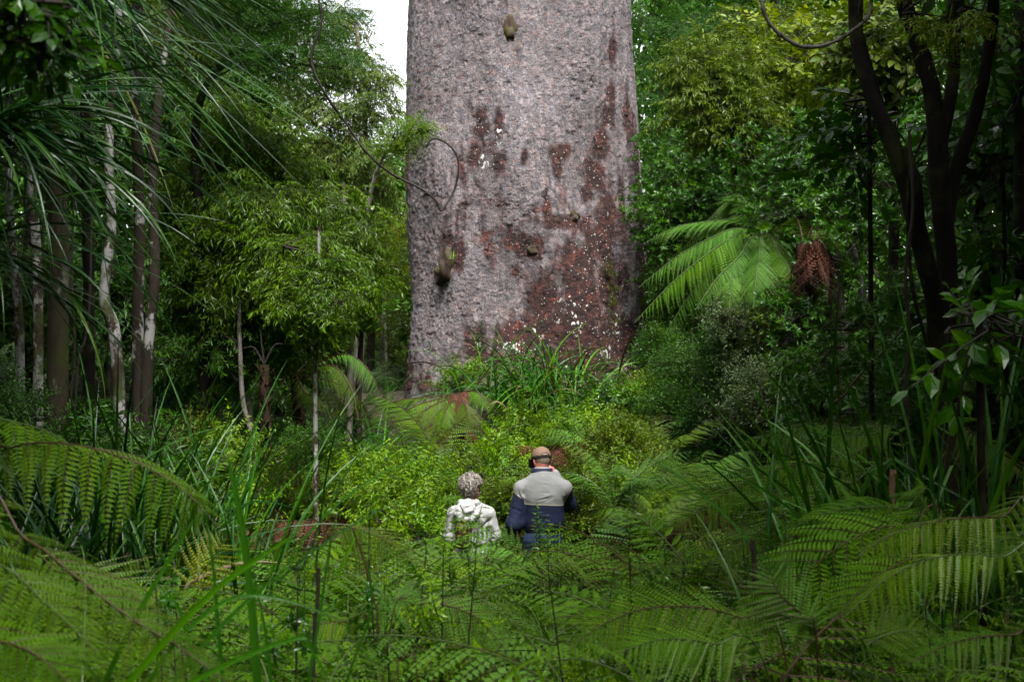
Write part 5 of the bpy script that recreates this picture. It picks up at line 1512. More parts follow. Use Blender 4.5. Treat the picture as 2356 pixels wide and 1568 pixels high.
for i, (u, v, Y, ru, rv, kd, mt, lab) in enumerate([
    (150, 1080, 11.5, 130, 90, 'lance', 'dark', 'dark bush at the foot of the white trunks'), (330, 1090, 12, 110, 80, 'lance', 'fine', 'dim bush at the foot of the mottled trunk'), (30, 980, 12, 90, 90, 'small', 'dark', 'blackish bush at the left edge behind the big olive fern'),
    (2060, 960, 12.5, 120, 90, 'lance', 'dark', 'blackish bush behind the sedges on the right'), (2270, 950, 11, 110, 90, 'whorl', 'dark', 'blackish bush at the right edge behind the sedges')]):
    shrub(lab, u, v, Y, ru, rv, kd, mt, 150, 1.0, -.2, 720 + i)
# spindly sapling, right
root = tree('sapling', 'spindly sapling with upright reddish stem and few long leaves right of the shaded shrubs', 'sapling', [gpt(1960, 10), P(1945, 1100, 10), P(1932, 950, 10), P(1925, 820, 10), P(1922, 740, 10)], .012, .005,
            C((1922, 740, 10, 24, 16), (1880, 860, 10, 22, 14), (1965, 760, 10, 18, 12), (1870, 970, 10, 26, 14), (1960, 950, 10, 22, 14), (1900, 800, 10, 20, 10)), 'whorl', 'whorl', 'stem_brown', 60, .8, 0, seed=700, parts=('stem', 'foliage'), twigs=2, sides=6)
# upright herbs poking out of the fern bed
rg = np.random.default_rng(91)
for i in range(58):
    y = rg.uniform(4.0, 12.4)
    x = rg.uniform(-.8, 1) * (.33 * y)
    u = CU + x / y * F
    if i == 0:
        x, y = gpt(1285, 9.6)[:2]
    if i == 1:
        x, y = gpt(1262, 10.6)[:2]
    if i == 2:
        x, y = gpt(1060, 11.4)[:2]
    u = CU + x / y * F
    vt = [1240, 1225, 1275][i] if i < 3 else V_TOP(u) + rg.uniform(0, 70)
    h = CAMZ - (vt - CV) / F * y - float(gz(x, y))
    h = min(max(h, .5), 1.5 if i < 3 else 1.25)
    g = Geo()
    base = np.array([x, y, float(gz(x, y)) - .05])
    rr = np.random.default_rng(900 + i)
    ns = rr.integers(1, 4)
    for k in range(ns):
        dx = np.array([rr.normal(0, .12), rr.normal(0, .12), 0])
        pts = curve([base, base + np.array([0, 0, h * .55]) + dx * .6, base + np.array([0, 0, h * rr.uniform(.75, 1.0) if k else h]) + dx], 12)
        tube(g, pts, np.linspace(.006, .002, 12), 4, .4, 1)
        m = 9 if i > 2 else 4
        f = np.linspace(.55, 1, m)
        pos = pts[(f * 11).astype(int)]
        d = np.stack([rr.normal(0, .8, m), rr.normal(0, .8, m), rr.uniform(.1, .9, m)], -1)
        d[-1] = [0, 0, 1]
        scatter_sprays(g, rr, 'herb', pos, d, np.array([[0, 0, 1.0]]) + rr.normal(0, .3, (m, 3)), np.full(m, .42 if i > 2 else .7) * rr.uniform(.7, 1.2, m))
    o = g.build('herb_plant', [M['herb'] if i % 3 else M['whorl'], M['stem_dark']], org=base)
    tag(o, None, 'herb', 'upright herbs among the ferns')
    AUTO.append((o, ('tall ' if h > 1.0 else 'short ') + ('bright green ' if i % 3 else 'dark green ') + 'herb among ferns ' + place_word(u, 0), u))

# ------------------------------------------------------------------ low ground cover, one uncountable mass


def cover():
    r = np.random.default_rng(5)
    g = Geo()
    n = 10000
    y = 3 + 30 * r.uniform(0, 1, n) ** .8
    x = r.uniform(-1, 1, n) * (.42 * y + .6)
    ok = (np.hypot(x - .33, y - TY) > 2.5) & ~((y > 11.9) & (y < 14.0) & (np.abs(x) < 6))
    ok &= (y > 10.5) | (r.random(n) < .15)
    x, y = x[ok], y[ok]
    pos = np.stack([x, y, gz(x, y)], -1)
    m = len(pos)
    d = np.stack([r.normal(0, .7, m), r.normal(0, .7, m), r.uniform(.2, 1, m)], -1)
    sc = r.uniform(.5, 1.2, m) * (1 + 1.1 * np.clip((np.abs(x) - 2.2) / 2, 0, 1) * np.clip((y - 11) / 4, 0, 1))
    half = r.random(m) < .5
    up = np.array([[0, 0, 1.0]]) + r.normal(0, .4, (m, 3))
    scatter_sprays(g, r, 'herb', pos[half], d[half], up[half], sc[half] * .8)
    fr = Geo()
    frond_geo(fr, arc(.6, 1.0, -.5), .17, 12, PIN_LO, seed=3, rad=.004)
    a = r.uniform(0, 6.28, (~half).sum())
    dd = np.stack([np.cos(a), np.sin(a), r.uniform(-.1, .4, len(a))], -1)
    g.inst(fr.tpl(), frames(dd, np.array([[0, 0, 1.0]])), pos[~half], sc[~half] * 1.1, lv=r.uniform(0, .8, len(a)))
    o = g.build('undergrowth', [M['dark'], M['stem_dark']])
    tag(o, 'low tangle of small ferns and herbs covering the forest floor', 'undergrowth', kind='stuff')


cover()
# ------------------------------------------------------------------ people, as smooth blended solids


class Solid:
    """a smooth union of tapered capsules and ellipsoids, meshed as one continuous quad surface"""

    def __init__(s, k=.03):
        s.p, s.k = [], k

    def cap(s, a, b, ra, rb=None, k=None):
        s.p.append(('c', np.array(a, float), np.array(b, float), ra, ra if rb is None else rb, s.k if k is None else k))
        return s

    def chain(s, pts, rs, k=None):
        for i in range(len(pts) - 1):
            s.cap(pts[i], pts[i + 1], rs[i], rs[i + 1], k)
        return s

    def ell(s, c, r, R=None, k=None):
        s.p.append(('e', np.array(c, float), np.array(r, float), np.eye(3) if R is None else np.array(R), 0, s.k if k is None else k))
        return s

    def bounds(s):
        lo, hi = np.full(3, 9e9), np.full(3, -9e9)
        for q in s.p:
            if q[0] == 'c':
                m = max(q[3], q[4])
                lo = np.minimum(lo, np.minimum(q[1], q[2]) - m)
                hi = np.maximum(hi, np.maximum(q[1], q[2]) + m)
            else:
                m = q[2].max()
                lo, hi = np.minimum(lo, q[1] - m), np.maximum(hi, q[1] + m)
        return lo - .03, hi + .03

    def mesh(s, h, cut=None):
        lo, hi = s.bounds()
        n = np.ceil((hi - lo) / h).astype(int) + 1
        ax = [lo[i] + h * np.arange(n[i]) for i in range(3)]
        f = np.full(n, .2, np.float32)
        for q in s.p:
            if q[0] == 'c':
                m = max(q[3], q[4])
                a, b = np.minimum(q[1], q[2]) - m, np.maximum(q[1], q[2]) + m
            else:
                a, b = q[1] - q[2].max(), q[1] + q[2].max()
            a, b = a - .06, b + .06
            i0 = np.clip(((a - lo) / h).astype(int), 0, n)
            i1 = np.clip(((b - lo) / h).astype(int) + 2, 0, n)
            X = np.stack(np.meshgrid(*[ax[i][i0[i]:i1[i]] for i in range(3)], indexing='ij'), -1)
            if q[0] == 'c':
                ba = q[2] - q[1]
                t = np.clip(((X - q[1]) @ ba) / max(ba @ ba, 1e-9), 0, 1)
                d = np.linalg.norm(X - q[1] - t[..., None] * ba, axis=-1) - (q[3] + (q[4] - q[3]) * t)
            else:
                Y = (X - q[1]) @ q[3]
                k0 = np.linalg.norm(Y / q[2], axis=-1)
                k1 = np.linalg.norm(Y / q[2] ** 2, axis=-1)
                d = k0 * (k0 - 1) / np.maximum(k1, 1e-6)
            sl = tuple(slice(i0[i], i1[i]) for i in range(3))
            o = f[sl]
            k = q[5]
            hh = np.maximum(k - np.abs(o - d), 0) / k
            f[sl] = np.minimum(o, d) - hh * hh * k / 4
        if cut is not None:
            X = np.stack(np.meshgrid(*ax, indexing='ij'), -1)
            f = np.maximum(f, cut(X).astype(np.float32))
        return surfnet(f, lo, h)


def surfnet(f, lo, h):
    c = [slice(0, -1), slice(1, None)]
    ins = f < 0
    acc = np.zeros(tuple(np.array(f.shape) - 1) + (3,), np.float32)
    cnt = np.zeros(acc.shape[:3], np.float32)
    for axn in range(3):
        oth = [i for i in range(3) if i != axn]
        for a in (0, 1):
            for b in (0, 1):
                o0, o1 = [0, 0, 0], [0, 0, 0]
                o0[oth[0]] = o1[oth[0]] = a
                o0[oth[1]] = o1[oth[1]] = b
                o1[axn] = 1
                s0 = tuple(c[i] for i in o0)
                s1 = tuple(c[i] for i in o1)
                m = ins[s0] != ins[s1]
                t = np.where(m, f[s0] / np.where(m, f[s0] - f[s1], 1), 0)
                for d in range(3):
                    acc[..., d] += np.where(m, o0[d] + t * (o1[d] - o0[d]), 0)
                cnt += m
    idx = np.full(cnt.shape, -1)
    cells = np.argwhere(cnt > 0)
    idx[tuple(cells.T)] = np.arange(len(cells))
    V = lo + h * (cells + acc[tuple(cells.T)] / cnt[tuple(cells.T)][:, None])
    Q = []
    for axn in range(3):
        oth = [i for i in range(3) if i != axn]
        s0, s1 = [slice(None)] * 3, [slice(None)] * 3
        s0[axn], s1[axn] = slice(0, -1), slice(1, None)
        m = ins[tuple(s0)] != ins[tuple(s1)]
        e = np.argwhere(m)
        e = e[(e[:, oth[0]] > 0) & (e[:, oth[1]] > 0) & (e[:, oth[0]] < f.shape[oth[0]] - 1) & (e[:, oth[1]] < f.shape[oth[1]] - 1)]
        u, v = np.zeros(3, int), np.zeros(3, int)
        u[oth[0]], v[oth[1]] = 1, 1
        q = np.stack([idx[tuple((e - u - v).T)], idx[tuple((e - v).T)], idx[tuple(e.T)], idx[tuple((e - u).T)]], -1)
        fl = ins[tuple(e.T)]
        if axn == 1:
            fl = ~fl
        q[~fl] = q[~fl][:, ::-1]
        Q.append(q)
    Q = np.vstack(Q)
    return V, Q[(Q >= 0).all(1)]


def vnormals(V, Q):
    n = np.cross(V[Q[:, 2]] - V[Q[:, 0]], V[Q[:, 3]] - V[Q[:, 1]])
    out = np.zeros_like(V)
    for i in range(4):
        np.add.at(out, Q[:, i], n)
    return nrm(out)


def ridges(p, seed, freq, n=6):
    r = np.random.default_rng(seed)
    o = np.zeros(len(p))
    for i in range(n):
        k = rand_dirs(r, 1)[0] * freq * r.uniform(.6, 1.7)
        w = np.sin(p @ (rand_dirs(r, 1)[0] * freq * .5) + r.uniform(0, 6)) * 1.4
        o += (1 - np.abs(np.sin(p @ k + w + r.uniform(0, 6)))) ** 2
    return o / n - .33


def folds(V, Nv, lst, side=None):
    """cloth creases along segments: (a, b, amp, width)"""
    d = np.zeros(len(V))
    for a, b, am, w in lst:
        a, b = np.array(a, float), np.array(b, float)
        ba = b - a
        t = np.clip(((V - a) @ ba) / (ba @ ba), 0, 1)
        q = np.linalg.norm(V - a - t[:, None] * ba, axis=1)
        d += am * np.exp(-(q / w) ** 2) * np.sin(np.pi * np.clip(t, .03, .97)) ** .5
    return V + Nv * d[:, None]


def surf(name, sol, h, mat, parent, cut=None, disp=None, attrs=None, lv=.5):
    V, Q = sol.mesh(h, cut)
    if disp is not None:
        V = disp(V, vnormals(V, Q))
    g = Geo()
    g.add(V, Q, lv)
    o = g.build(name, mat, parent, smooth=True)
    for nme, fn in (attrs or {}).items():
        o.data.attributes.new(nme, 'FLOAT', 'POINT').data.foreach_set('value', fn(V).astype(np.float32))
    return o


def hand(S, wrist, d, nrmv, side, curl=.7, sc=1.0, k=.008):
    """palm, four unequal curled fingers and a thumb, added to the body solid"""
    d = nrm(np.array(d, float))
    nz = np.array(nrmv, float)
    nz = nrm(nz - d * (nz @ d))
    x = np.cross(d, nz) * side
    w = np.array(wrist, float)
    S.cap(w, w + d * .03 * sc, .026 * sc, .028 * sc, k)
    for i in range(4):
        off = (-.030 + .020 * i) * sc
        kn = w + d * (.085 - .004 * abs(i - 1)) * sc + x * off
        S.cap(w + d * .025 * sc + x * off * .7, kn, .014 * sc, .0115 * sc, .018)
        L = [.044, .05, .046, .036][i] * sc
        a, p = curl * .7 + .08 * i, kn
        for j, f in enumerate((1, .68, .52)):
            dirv = d * np.cos(a) + nz * np.sin(a)
            q = p + dirv * L * f
            S.cap(p, q, (.0105 - .0013 * j) * sc, (.0095 - .0013 * j) * sc, k)
            p, a = q, a + curl * 1.1
    b = w + d * .03 * sc - x * .026 * sc
    m = b + (d * .6 - x * .6 + nz * .45) * .045 * sc
    S.cap(b, m, .015 * sc, .0115 * sc, .012)
    S.cap(m, m + (d * .8 - x * .1 + nz * .6) * .032 * sc, .0112 * sc, .009 * sc, k)


def head(S, Rh, c, s=1.0):
    q = lambda *v: c + Rh @ (np.array(v) * s)
    S.ell(q(0, -.005, .022), np.array([.074, .094, .098]) * s, Rh)
    S.ell(q(0, .035, -.045), np.array([.058, .06, .064]) * s, Rh, .03)
    S.ell(q(0, .06, -.085), np.array([.03, .026, .024]) * s, Rh, .02)
    S.cap(q(0, .086, .018), q(0, .108, -.022), .008 * s, .013 * s, .012)
    S.cap(q(-.014, .098, -.026), q(.014, .098, -.026), .008 * s, None, .008)
    S.cap(q(-.02, .088, -.052), q(.02, .088, -.052), .008 * s, None, .008)
    S.cap(q(-.035, .082, .03), q(.035, .082, .03), .010 * s, None, .02)
    for e in (-1, 1):
        S.ell(q(e * .078, -.008, -.008), np.array([.009, .022, .033]) * s, Rh @ rotz(e * .35), .006)
        S.ell(q(e * .03, .078, .012), np.array([.012, .010, .010]) * s, Rh, .008)
    return q


def cloth_mat(name, c, rough=.75, weave=300, var=.12, bump=.25):
    return plain_mat(name, c, rough, weave, var, bump, .0015)


def skin_mat(name, c):
    k = N(name)
    co = k.n('TexCoord').outputs['Object']
    n1 = k.noise(co, 16, 5, .6)
    n2 = k.noise(co, 5, 2)
    col = k.ramp(n1, [(.3, tuple(x * .8 for x in c)), (.7, c)])
    col = k.mix(k.ramp(n2, [(.45, (0, 0, 0)), (.7, (.5, .5, .5))]), col, (c[0] * 1.05, c[1] * .62, c[2] * .6))
    pr = k.n('BsdfPrincipled', {'Base Color': col, 'Roughness': .5, 'Specular IOR Level': .4, 'Subsurface Weight': .12, 'Subsurface Radius': (.012, .004, .002), 'Subsurface Scale': 1.0})
    return k.done(pr.outputs[0])


M['skin_man'] = skin_mat('skin_ruddy', (.50, .20, .16))
M['skin_woman'] = skin_mat('skin_tanned', (.36, .15, .10))
M['navy'] = cloth_mat('navy_cloth', (.012, .016, .045))
M['jeans'] = cloth_mat('denim', (.012, .024, .06), var=.3)
M['cap'] = cloth_mat('khaki_cap', (.20, .125, .085))
M['cap_dark'] = cloth_mat('dark_strap', (.03, .024, .018))
M['leather'] = plain_mat('brown_leather', (.065, .030, .020), .45, 30, .3, .3)
M['beige'] = cloth_mat('beige_trousers', (.4, .36, .3))
M['black'] = plain_mat('black_plastic', (.012, .012, .013), .4, 60, .1)
M['glass'] = plain_mat('dark_lens', (.01, .01, .012), .08, 60, .0, 0)
M['shoe'] = plain_mat('shoe_leather', (.04, .03, .025), .6)
M['eye'] = plain_mat('eye', (.6, .58, .55), .2, 10, .0, 0)
# two colour jacket: grey above the yoke line, tan piping, navy below
k = N('jacket_cloth')
ya = k.attr('yoke')
co = k.n('TexCoord').outputs['Object']
n1 = k.noise(co, 320, 3)
gr = k.ramp(n1, [(.3, (.20, .203, .20)), (.7, (.25, .252, .25))])
nv = k.ramp(n1, [(.3, (.010, .014, .040)), (.7, (.017, .022, .058))])
c_ = k.mix(k.ramp(ya, [(.499, (0, 0, 0)), (.501, (1, 1, 1))], 'CONSTANT'), nv, gr)
c_ = k.mix(k.ramp(ya, [(.0, (0, 0, 0)), (.493, (1, 1, 1)), (.507, (0, 0, 0))], 'CONSTANT'), c_, (.40, .36, .28))
bmp = k.n('Bump', {'Strength': .2, 'Distance': .0015, 'Height': n1})
pr = k.n('BsdfPrincipled', {'Base Color': c_, 'Roughness': .7, 'Specular IOR Level': .25, 'Normal': bmp.outputs[0]})
M['jacket_man'] = k.done(pr.outputs[0])
M['jacket_woman'] = cloth_mat('white_shell', (.38, .375, .375), .6, 120, .08)
M['hair_grey'] = leaf_mat('grey_hair', [(0, (.07, .058, .05)), (.45, (.22, .195, .17)), (1, (.52, .48, .43))], rough=.5, trans=.1, tgain=1.0, objvar=0)
M['hair_short'] = plain_mat('short_fair_hair', (.27, .20, .15), .6, 160, .5, .6, .004)
k = N('hair_cap')
co = k.n('TexCoord').outputs['Object']
mpp = k.n('Mapping', {'Vector': co, 'Scale': (1, 1, .5)}).outputs[0]
n1 = k.noise(mpp, 42, 4, .6)
cc = k.ramp(n1, [(.3, (.06, .05, .042)), (.5, (.17, .15, .13)), (.75, (.42, .39, .35))])
bmp = k.n('Bump', {'Strength': .9, 'Distance': .008, 'Height': n1})
M['hair_base'] = k.done(k.n('BsdfPrincipled', {'Base Color': cc, 'Roughness': .55, 'Normal': bmp.outputs[0]}).outputs[0])

# ---------------- the man
MX, MY = .2817, 12.8
man = empty('person', (MX, MY, 0))
tag(man, 'man in tan cap and grey over navy jacket seen from behind, hand at his face', 'person')
Rm = rotz(.38) @ rotx(-.22)
HC = np.array([-.014, .045, 1.672])
S = Solid(.03)
qh = head(S, Rm, HC, 1.0)
S.cap((-.012, -.005, 1.47), (-.012, .02, 1.62), .064, .058)
S.cap((-.13, 0, 1.42), (.13, 0, 1.42), .062)
S.ell((0, 0, 1.30), (.155, .105, .2)).ell((0, .01, 1.08), (.15, .12, .18)).ell((0, 0, .93), (.155, .115, .12))
S.chain([(-.185, 0, 1.41), (-.255, -.005, 1.11), (-.245, .18, 1.05)], [.06, .046, .033])
S.chain([(.185, 0, 1.41), (.225, .14, 1.27), (.108, .19, 1.545)], [.06, .046, .033])
for e in (-1, 1):
    S.chain([(e * .085, 0, .93), (e * .10, .02, .5), (e * .105, -.01, .09)], [.085, .06, .042])
    S.cap((e * .105, -.02, .05), (e * .115, .13, .035), .04, .032)
hand(S, (.102, .19, 1.51), (-.22, -.05, .95), (-.9, .3, -.2), 1, 1.3, .95)
hand(S, (-.245, .185, 1.045), (.1, .95, -.2), (.2, .0, -1), -1, .6)
surf('body', S, .008, M['skin_man'], man)
for e in (-1, 1):
    g = Geo()
    V, Q = Solid().ell(qh(e * .03, .083, .012), (.0105, .0105, .0105)).mesh(.004)
    g.add(V, Q)
    g.build('eye', M['eye'], man, smooth=True)
# jacket
J = Solid(.06)
J.ell((.004, -.012, 1.35), (.186, .128, .21)).ell((.006, .02, 1.14), (.190, .148, .22))
J.cap((-.02, .0, 1.515), (-.185, .0, 1.425), .072, .070).cap((0, .0, 1.515), (.18, .0, 1.43), .072, .070)
J.cap((-.012, .005, 1.47), (-.012, .012, 1.55), .10, .082)
J.chain([(-.196, 0, 1.415), (-.262, -.012, 1.105), (-.245, .15, 1.045)], [.067, .066, .052], .05)
J.chain([(.188, .005, 1.415), (.226, .135, 1.27), (.108, .19, 1.535)], [.068, .07, .046], .05)


def line(V):
    x, z, y = V[:, 0], V[:, 2], V[:, 1]
    ln = 1.292 - .07 * np.maximum(0, x)
    ln = np.where(x < -.172, 1.325 + (-.172 - x) * .75, ln)
    ln = np.where(x > .185, 1.285 + (x - .185) * 2.0, ln)
    return np.clip((z - ln) * 1.0 + .5, 0, 1)


def man_cloth(V, Nv):
    lst = [((-.165, -.09, 1.47), (-.170, -.10, 1.30), -.010, .010), ((-.185, -.07, 1.43), (-.172, -.10, 1.33), -.009, .009), ((-.225, -.06, 1.42), (-.205, -.08, 1.34), -.008, .010), ((-.215, -.06, 1.40), (-.16, -.10, 1.31), .006, .012),
           ((-.09, -.14, 1.405), (.13, -.14, 1.39), -.0035, .007), ((.13, -.14, 1.40), (-.08, -.15, 1.33), .0045, .010), ((.14, -.13, 1.385), (-.02, -.15, 1.30), -.004, .009), ((.09, -.14, 1.37), (-.1, -.14, 1.32), -.004, .007),
           ((.15, -.12, 1.43), (.19, -.10, 1.30), -.009, .009), ((.165, -.10, 1.40), (.215, -.06, 1.29), .006, .012), ((.178, -.1, 1.40), (.186, -.1, 1.24), -.012, .012), ((.19, -.07, 1.46), (.23, -.03, 1.36), -.005, .009),
           ((-.168, -.1, 1.33), (-.185, -.09, 1.05), -.016, .014), ((-.30, -.05, 1.26), (-.20, -.07, 1.22), -.006, .010), ((-.30, -.05, 1.18), (-.21, -.06, 1.15), -.008, .010), ((-.31, -.04, 1.13), (-.22, -.06, 1.10), -.007, .009),
           ((-.10, -.14, 1.22), (.14, -.14, 1.15), .005, .014), ((.12, -.14, 1.22), (-.08, -.14, 1.10), -.006, .012), ((.05, -.14, 1.12), (-.14, -.13, 1.05), -.006, .010), ((.16, -.12, 1.20), (.10, -.14, 1.04), -.006, .012), ((-.05, -.13, 1.48), (.1, -.13, 1.46), -.003, .008)]
    V = folds(V, Nv, [(a, b, am * 1.6, w) for a, b, am, w in lst])
    return V + Nv * (ridges(V, 4, 22) * .006)[:, None]


surf('jacket', J, .0075, M['jacket_man'], man, cut=lambda X: 1.0 + .02 * np.sin(X[..., 0] * 9) - X[..., 2], disp=man_cloth, attrs={'yoke': line})
# stand collar
g = Geo()
n, m = 44, 5
a = np.linspace(0, 2 * np.pi, n, endpoint=False)
rows = []
for (r_, z_, th) in ((.098, 1.545, 0), (.094, 1.572, 0), (.088, 1.607, 0), (.082, 1.609, 0), (.084, 1.55, 0)):
    rows.append(np.stack([-.012 + r_ * 1.06 * np.cos(a), .006 + r_ * .92 * np.sin(a), z_ - .012 * np.sin(a) * 0 - .02 * np.clip(np.sin(a), 0, 1)], -1))
V = np.stack(rows).reshape(-1, 3)
ii, jj = np.meshgrid(np.arange(4), np.arange(n), indexing='ij')
b0, b1 = (ii * n + jj).ravel(), (ii * n + (jj + 1) % n).ravel()
g.add(V, np.stack([b0, b1, b1 + n, b0 + n], -1))
g.build('collar', M['navy'], man, smooth=True)
# trousers, shoes
T = Solid(.04)
T.ell((0, 0, .96), (.17, .13, .13))
for e in (-1, 1):
    T.chain([(e * .088, 0, .93), (e * .102, .02, .5), (e * .107, -.01, .07)], [.10, .08, .07])
surf('trousers', T, .012, M['jeans'], man, cut=lambda X: .045 - X[..., 2])
for e in (-1, 1):
    surf('shoe', Solid(.02).cap((e * .105, -.03, .045), (e * .118, .15, .035), .045, .04), .01, M['shoe'], man, cut=lambda X: .004 - X[..., 2])
# short hair below the cap, cap, strap
Hs = Solid(.01).ell(qh(0, -.006, .022), (.0785, .0975, .101), Rm)
inv = lambda X: ((X - HC) @ Rm)


def haircut(X):
    Y = inv(X)
    return np.maximum(np.maximum(Y[..., 1] - .028, -.048 - .01 * np.sin(Y[..., 0] * 60) - Y[..., 2]), Y[..., 2] - .06)


surf('hair', Hs, .005, M['hair_short'], man, cut=haircut, disp=lambda V, Nv: V + Nv * (ridges(V, 3, 160) * .003)[:, None])
Cp = Solid(.012).ell(qh(0, .0, .034), (.0855, .106, .092), Rm)


def capcut(X):
    Y = inv(X)
    op = (Y[..., 0] / .036) ** 2 + ((Y[..., 2] - .026) / .028) ** 2 - 1
    back = np.where(Y[..., 1] < -.05, -op * .02, -1)
    return np.maximum(.024 + .10 * Y[..., 1] * 0 - Y[..., 2], back)


surf('cap', Cp, .005, M['cap'], man, cut=capcut)['label'] = 'tan baseball cap with a dark adjusting strap at the back'
g = Geo()
aa = np.linspace(0, 2 * np.pi, 60)
for zz, rr in ((.027, .0045), (.020, .0045), (.034, .004)):
    p = np.stack([.0865 * np.cos(aa), .107 * np.sin(aa), 0 * aa + zz], -1) @ Rm.T + HC
    tube(g, p, rr, 6, .5, 0)
g.build('cap_strap', M['cap_dark'], man, smooth=True)
surf('cap_brim', Solid(.01).ell(qh(0, .125, .03), (.075, .075, .008), Rm), .005, M['cap'], man)
# grey beard edge on the jaw
surf('beard', Solid(.015).ell(qh(0, .04, -.062), (.062, .062, .056), Rm), .006, M['hair_base'], man, cut=lambda X: np.maximum(inv(X)[..., 2] + .035, .01 - inv(X)[..., 1]))
# the camera he holds up
cam_o = empty('camera', np.array([MX, MY, 0]) + qh(.012, .15, .0))
cam_o.rotation_euler = (0, 0, .38)
tag(cam_o, 'small black camera held up to the face of the man in the cap', 'camera')
g = Geo()
box(g, (0, 0, 0), (.145, .05, .09))
box(g, (0, 0, .055), (.05, .045, .024))
o = g.build('camera_body', M['black'], cam_o)
bv = o.modifiers.new('b', 'BEVEL')
bv.width = .006
g = Geo()
tube(g, np.array([[0, .02, 0], [0, .09, 0]]), [.034, .036], 20, .5, 0, cap=True)
g.build('lens', M['black'], cam_o)
g = Geo()
tube(g, np.array([[-.05, 0, .044], [-.05, 0, .054]]), [.008, .008], 12, .5, 0, cap=True)
g.build('shutter_button', M['black'], cam_o)

# ---------------- the woman
WX, WY = -.363, 12.6
wom = empty('person', (WX, WY, 0))
tag(wom, 'woman with short grey hair and white hooded jacket, seen from behind, head turned right', 'person')
Rw = rotz(-.6) @ rotx(-.05)
HW = np.array([.008, .03, 1.452])
inw = lambda X: ((X - HW) @ Rw)
S = Solid(.03)
qw = head(S, Rw, HW, .94)
S.cap((.0, .0, 1.27), (.006, .02, 1.40), .052, .05)
S.cap((-.1, 0, 1.235), (.1, 0, 1.235), .05)
S.ell((0, 0, 1.14), (.125, .085, .17)).ell((0, .0, .95), (.12, .095, .14)).ell((0, 0, .84), (.145, .11, .12))
S.chain([(-.145, 0, 1.23), (-.185, .0, 1.0), (-.10, .17, .93)], [.045, .036, .026])
S.chain([(.145, 0, 1.23), (.20, .02, 1.02), (.12, .19, .95)], [.045, .036, .026])
for e in (-1, 1):
    S.chain([(e * .08, 0, .84), (e * .088, .02, .45), (e * .09, -.01, .08)], [.08, .052, .036])
    S.cap((e * .09, -.02, .045), (e * .1, .11, .03), .035, .028)
hand(S, (-.10, .17, .93), (.5, .8, -.2), (.1, 0, -1), -1, .6, .9)
hand(S, (.12, .19, .95), (-.4, .85, -.2), (-.1, 0, -1), 1, .6, .9)
surf('body', S, .008, M['skin_woman'], wom)
for e in (-1, 1):
    g = Geo()
    V, Q = Solid().ell(qw(e * .03, .083, .012), (.010, .010, .010)).mesh(.004)
    g.add(V, Q)
    g.build('eye', M['eye'], wom, smooth=True)
J = Solid(.035)
J.ell((0, -.005, 1.16), (.155, .115, .17)).ell((.01, .01, .99), (.155, .125, .15)).ell((.01, .01, .86), (.165, .135, .10))
J.cap((-.02, 0, 1.285), (-.145, 0, 1.225), .062, .062).cap((.02, 0, 1.285), (.145, 0, 1.225), .062, .062)
J.chain([(-.15, 0, 1.22), (-.19, .0, 1.01), (-.12, .14, .94)], [.064, .056, .045], .025)
J.chain([(.15, 0, 1.22), (.207, .015, 1.03), (.14, .16, .955)], [.066, .058, .046], .025)


def wom_cloth(V, Nv):
    lst = [((.185, -.05, 1.19), (.10, -.09, 1.10), -.016, .014), ((.11, -.09, 1.12), (.115, -.08, .98), -.014, .012), ((.19, -.03, 1.15), (.13, -.08, 1.10), .010, .014), ((.25, -.02, 1.07), (.16, -.06, 1.05), -.010, .010), ((.26, 0, 1.03), (.18, -.05, 1.0), -.010, .010), ((.25, 0, 1.0), (.17, -.04, .98), .008, .010),
           ((.06, -.11, 1.10), (.10, -.10, .95), .009, .014), ((-.03, -.12, 1.05), (.12, -.11, 1.0), -.007, .010), ((-.20, -.04, 1.16), (-.12, -.08, 1.12), -.010, .010), ((-.21, -.03, 1.09), (-.14, -.07, 1.05), -.010, .010), ((-.2, -.03, 1.03), (-.14, -.07, .99), -.009, .010), ((.06, -.10, 1.24), (.10, -.09, 1.14), -.006, .010)]
    V = folds(V, Nv, [(a, b, am * 1.5, w) for a, b, am, w in lst])
    return V + Nv * (ridges(V, 9, 36) * .008 + ridges(V, 10, 120, 8) * .004)[:, None]


surf('jacket', J, .0065, M['jacket_woman'], wom, cut=lambda X: .83 + .015 * np.sin(X[..., 0] * 14) - X[..., 2], disp=wom_cloth)
Hd = Solid(.02)
Hd.ell((-.045, -.105, 1.265), (.100, .052, .075))
Hd.chain([(-.125, -.045, 1.275), (-.125, -.11, 1.235), (-.07, -.15, 1.195), (.0, -.15, 1.19), (.05, -.115, 1.235), (.075, -.055, 1.29)], [.024, .03, .032, .03, .028, .022])
Hd.chain([(-.105, .0, 1.315), (-.085, -.055, 1.325), (-.02, -.085, 1.335), (.05, -.055, 1.325), (.075, .01, 1.31)], [.026, .028, .028, .026, .022])


def hood_cloth(V, Nv):
    lst = [((-.10, -.14, 1.31), (-.05, -.16, 1.22), -.016, .010), ((-.12, -.12, 1.30), (-.04, -.14, 1.29), -.010, .009), ((-.09, -.17, 1.20), (.05, -.14, 1.255), -.016, .011), ((-.10, -.15, 1.24), (.04, -.15, 1.275), .008, .012), ((-.05, -.16, 1.285), (.03, -.12, 1.31), -.008, .009), ((.03, -.13, 1.30), (.055, -.13, 1.22), -.010, .009)]
    V = folds(V, Nv, [(a, b, am * 1.4, w) for a, b, am, w in lst])
    return V + Nv * (ridges(V, 19, 46) * .006 + ridges(V, 20, 120, 8) * .004)[:, None]


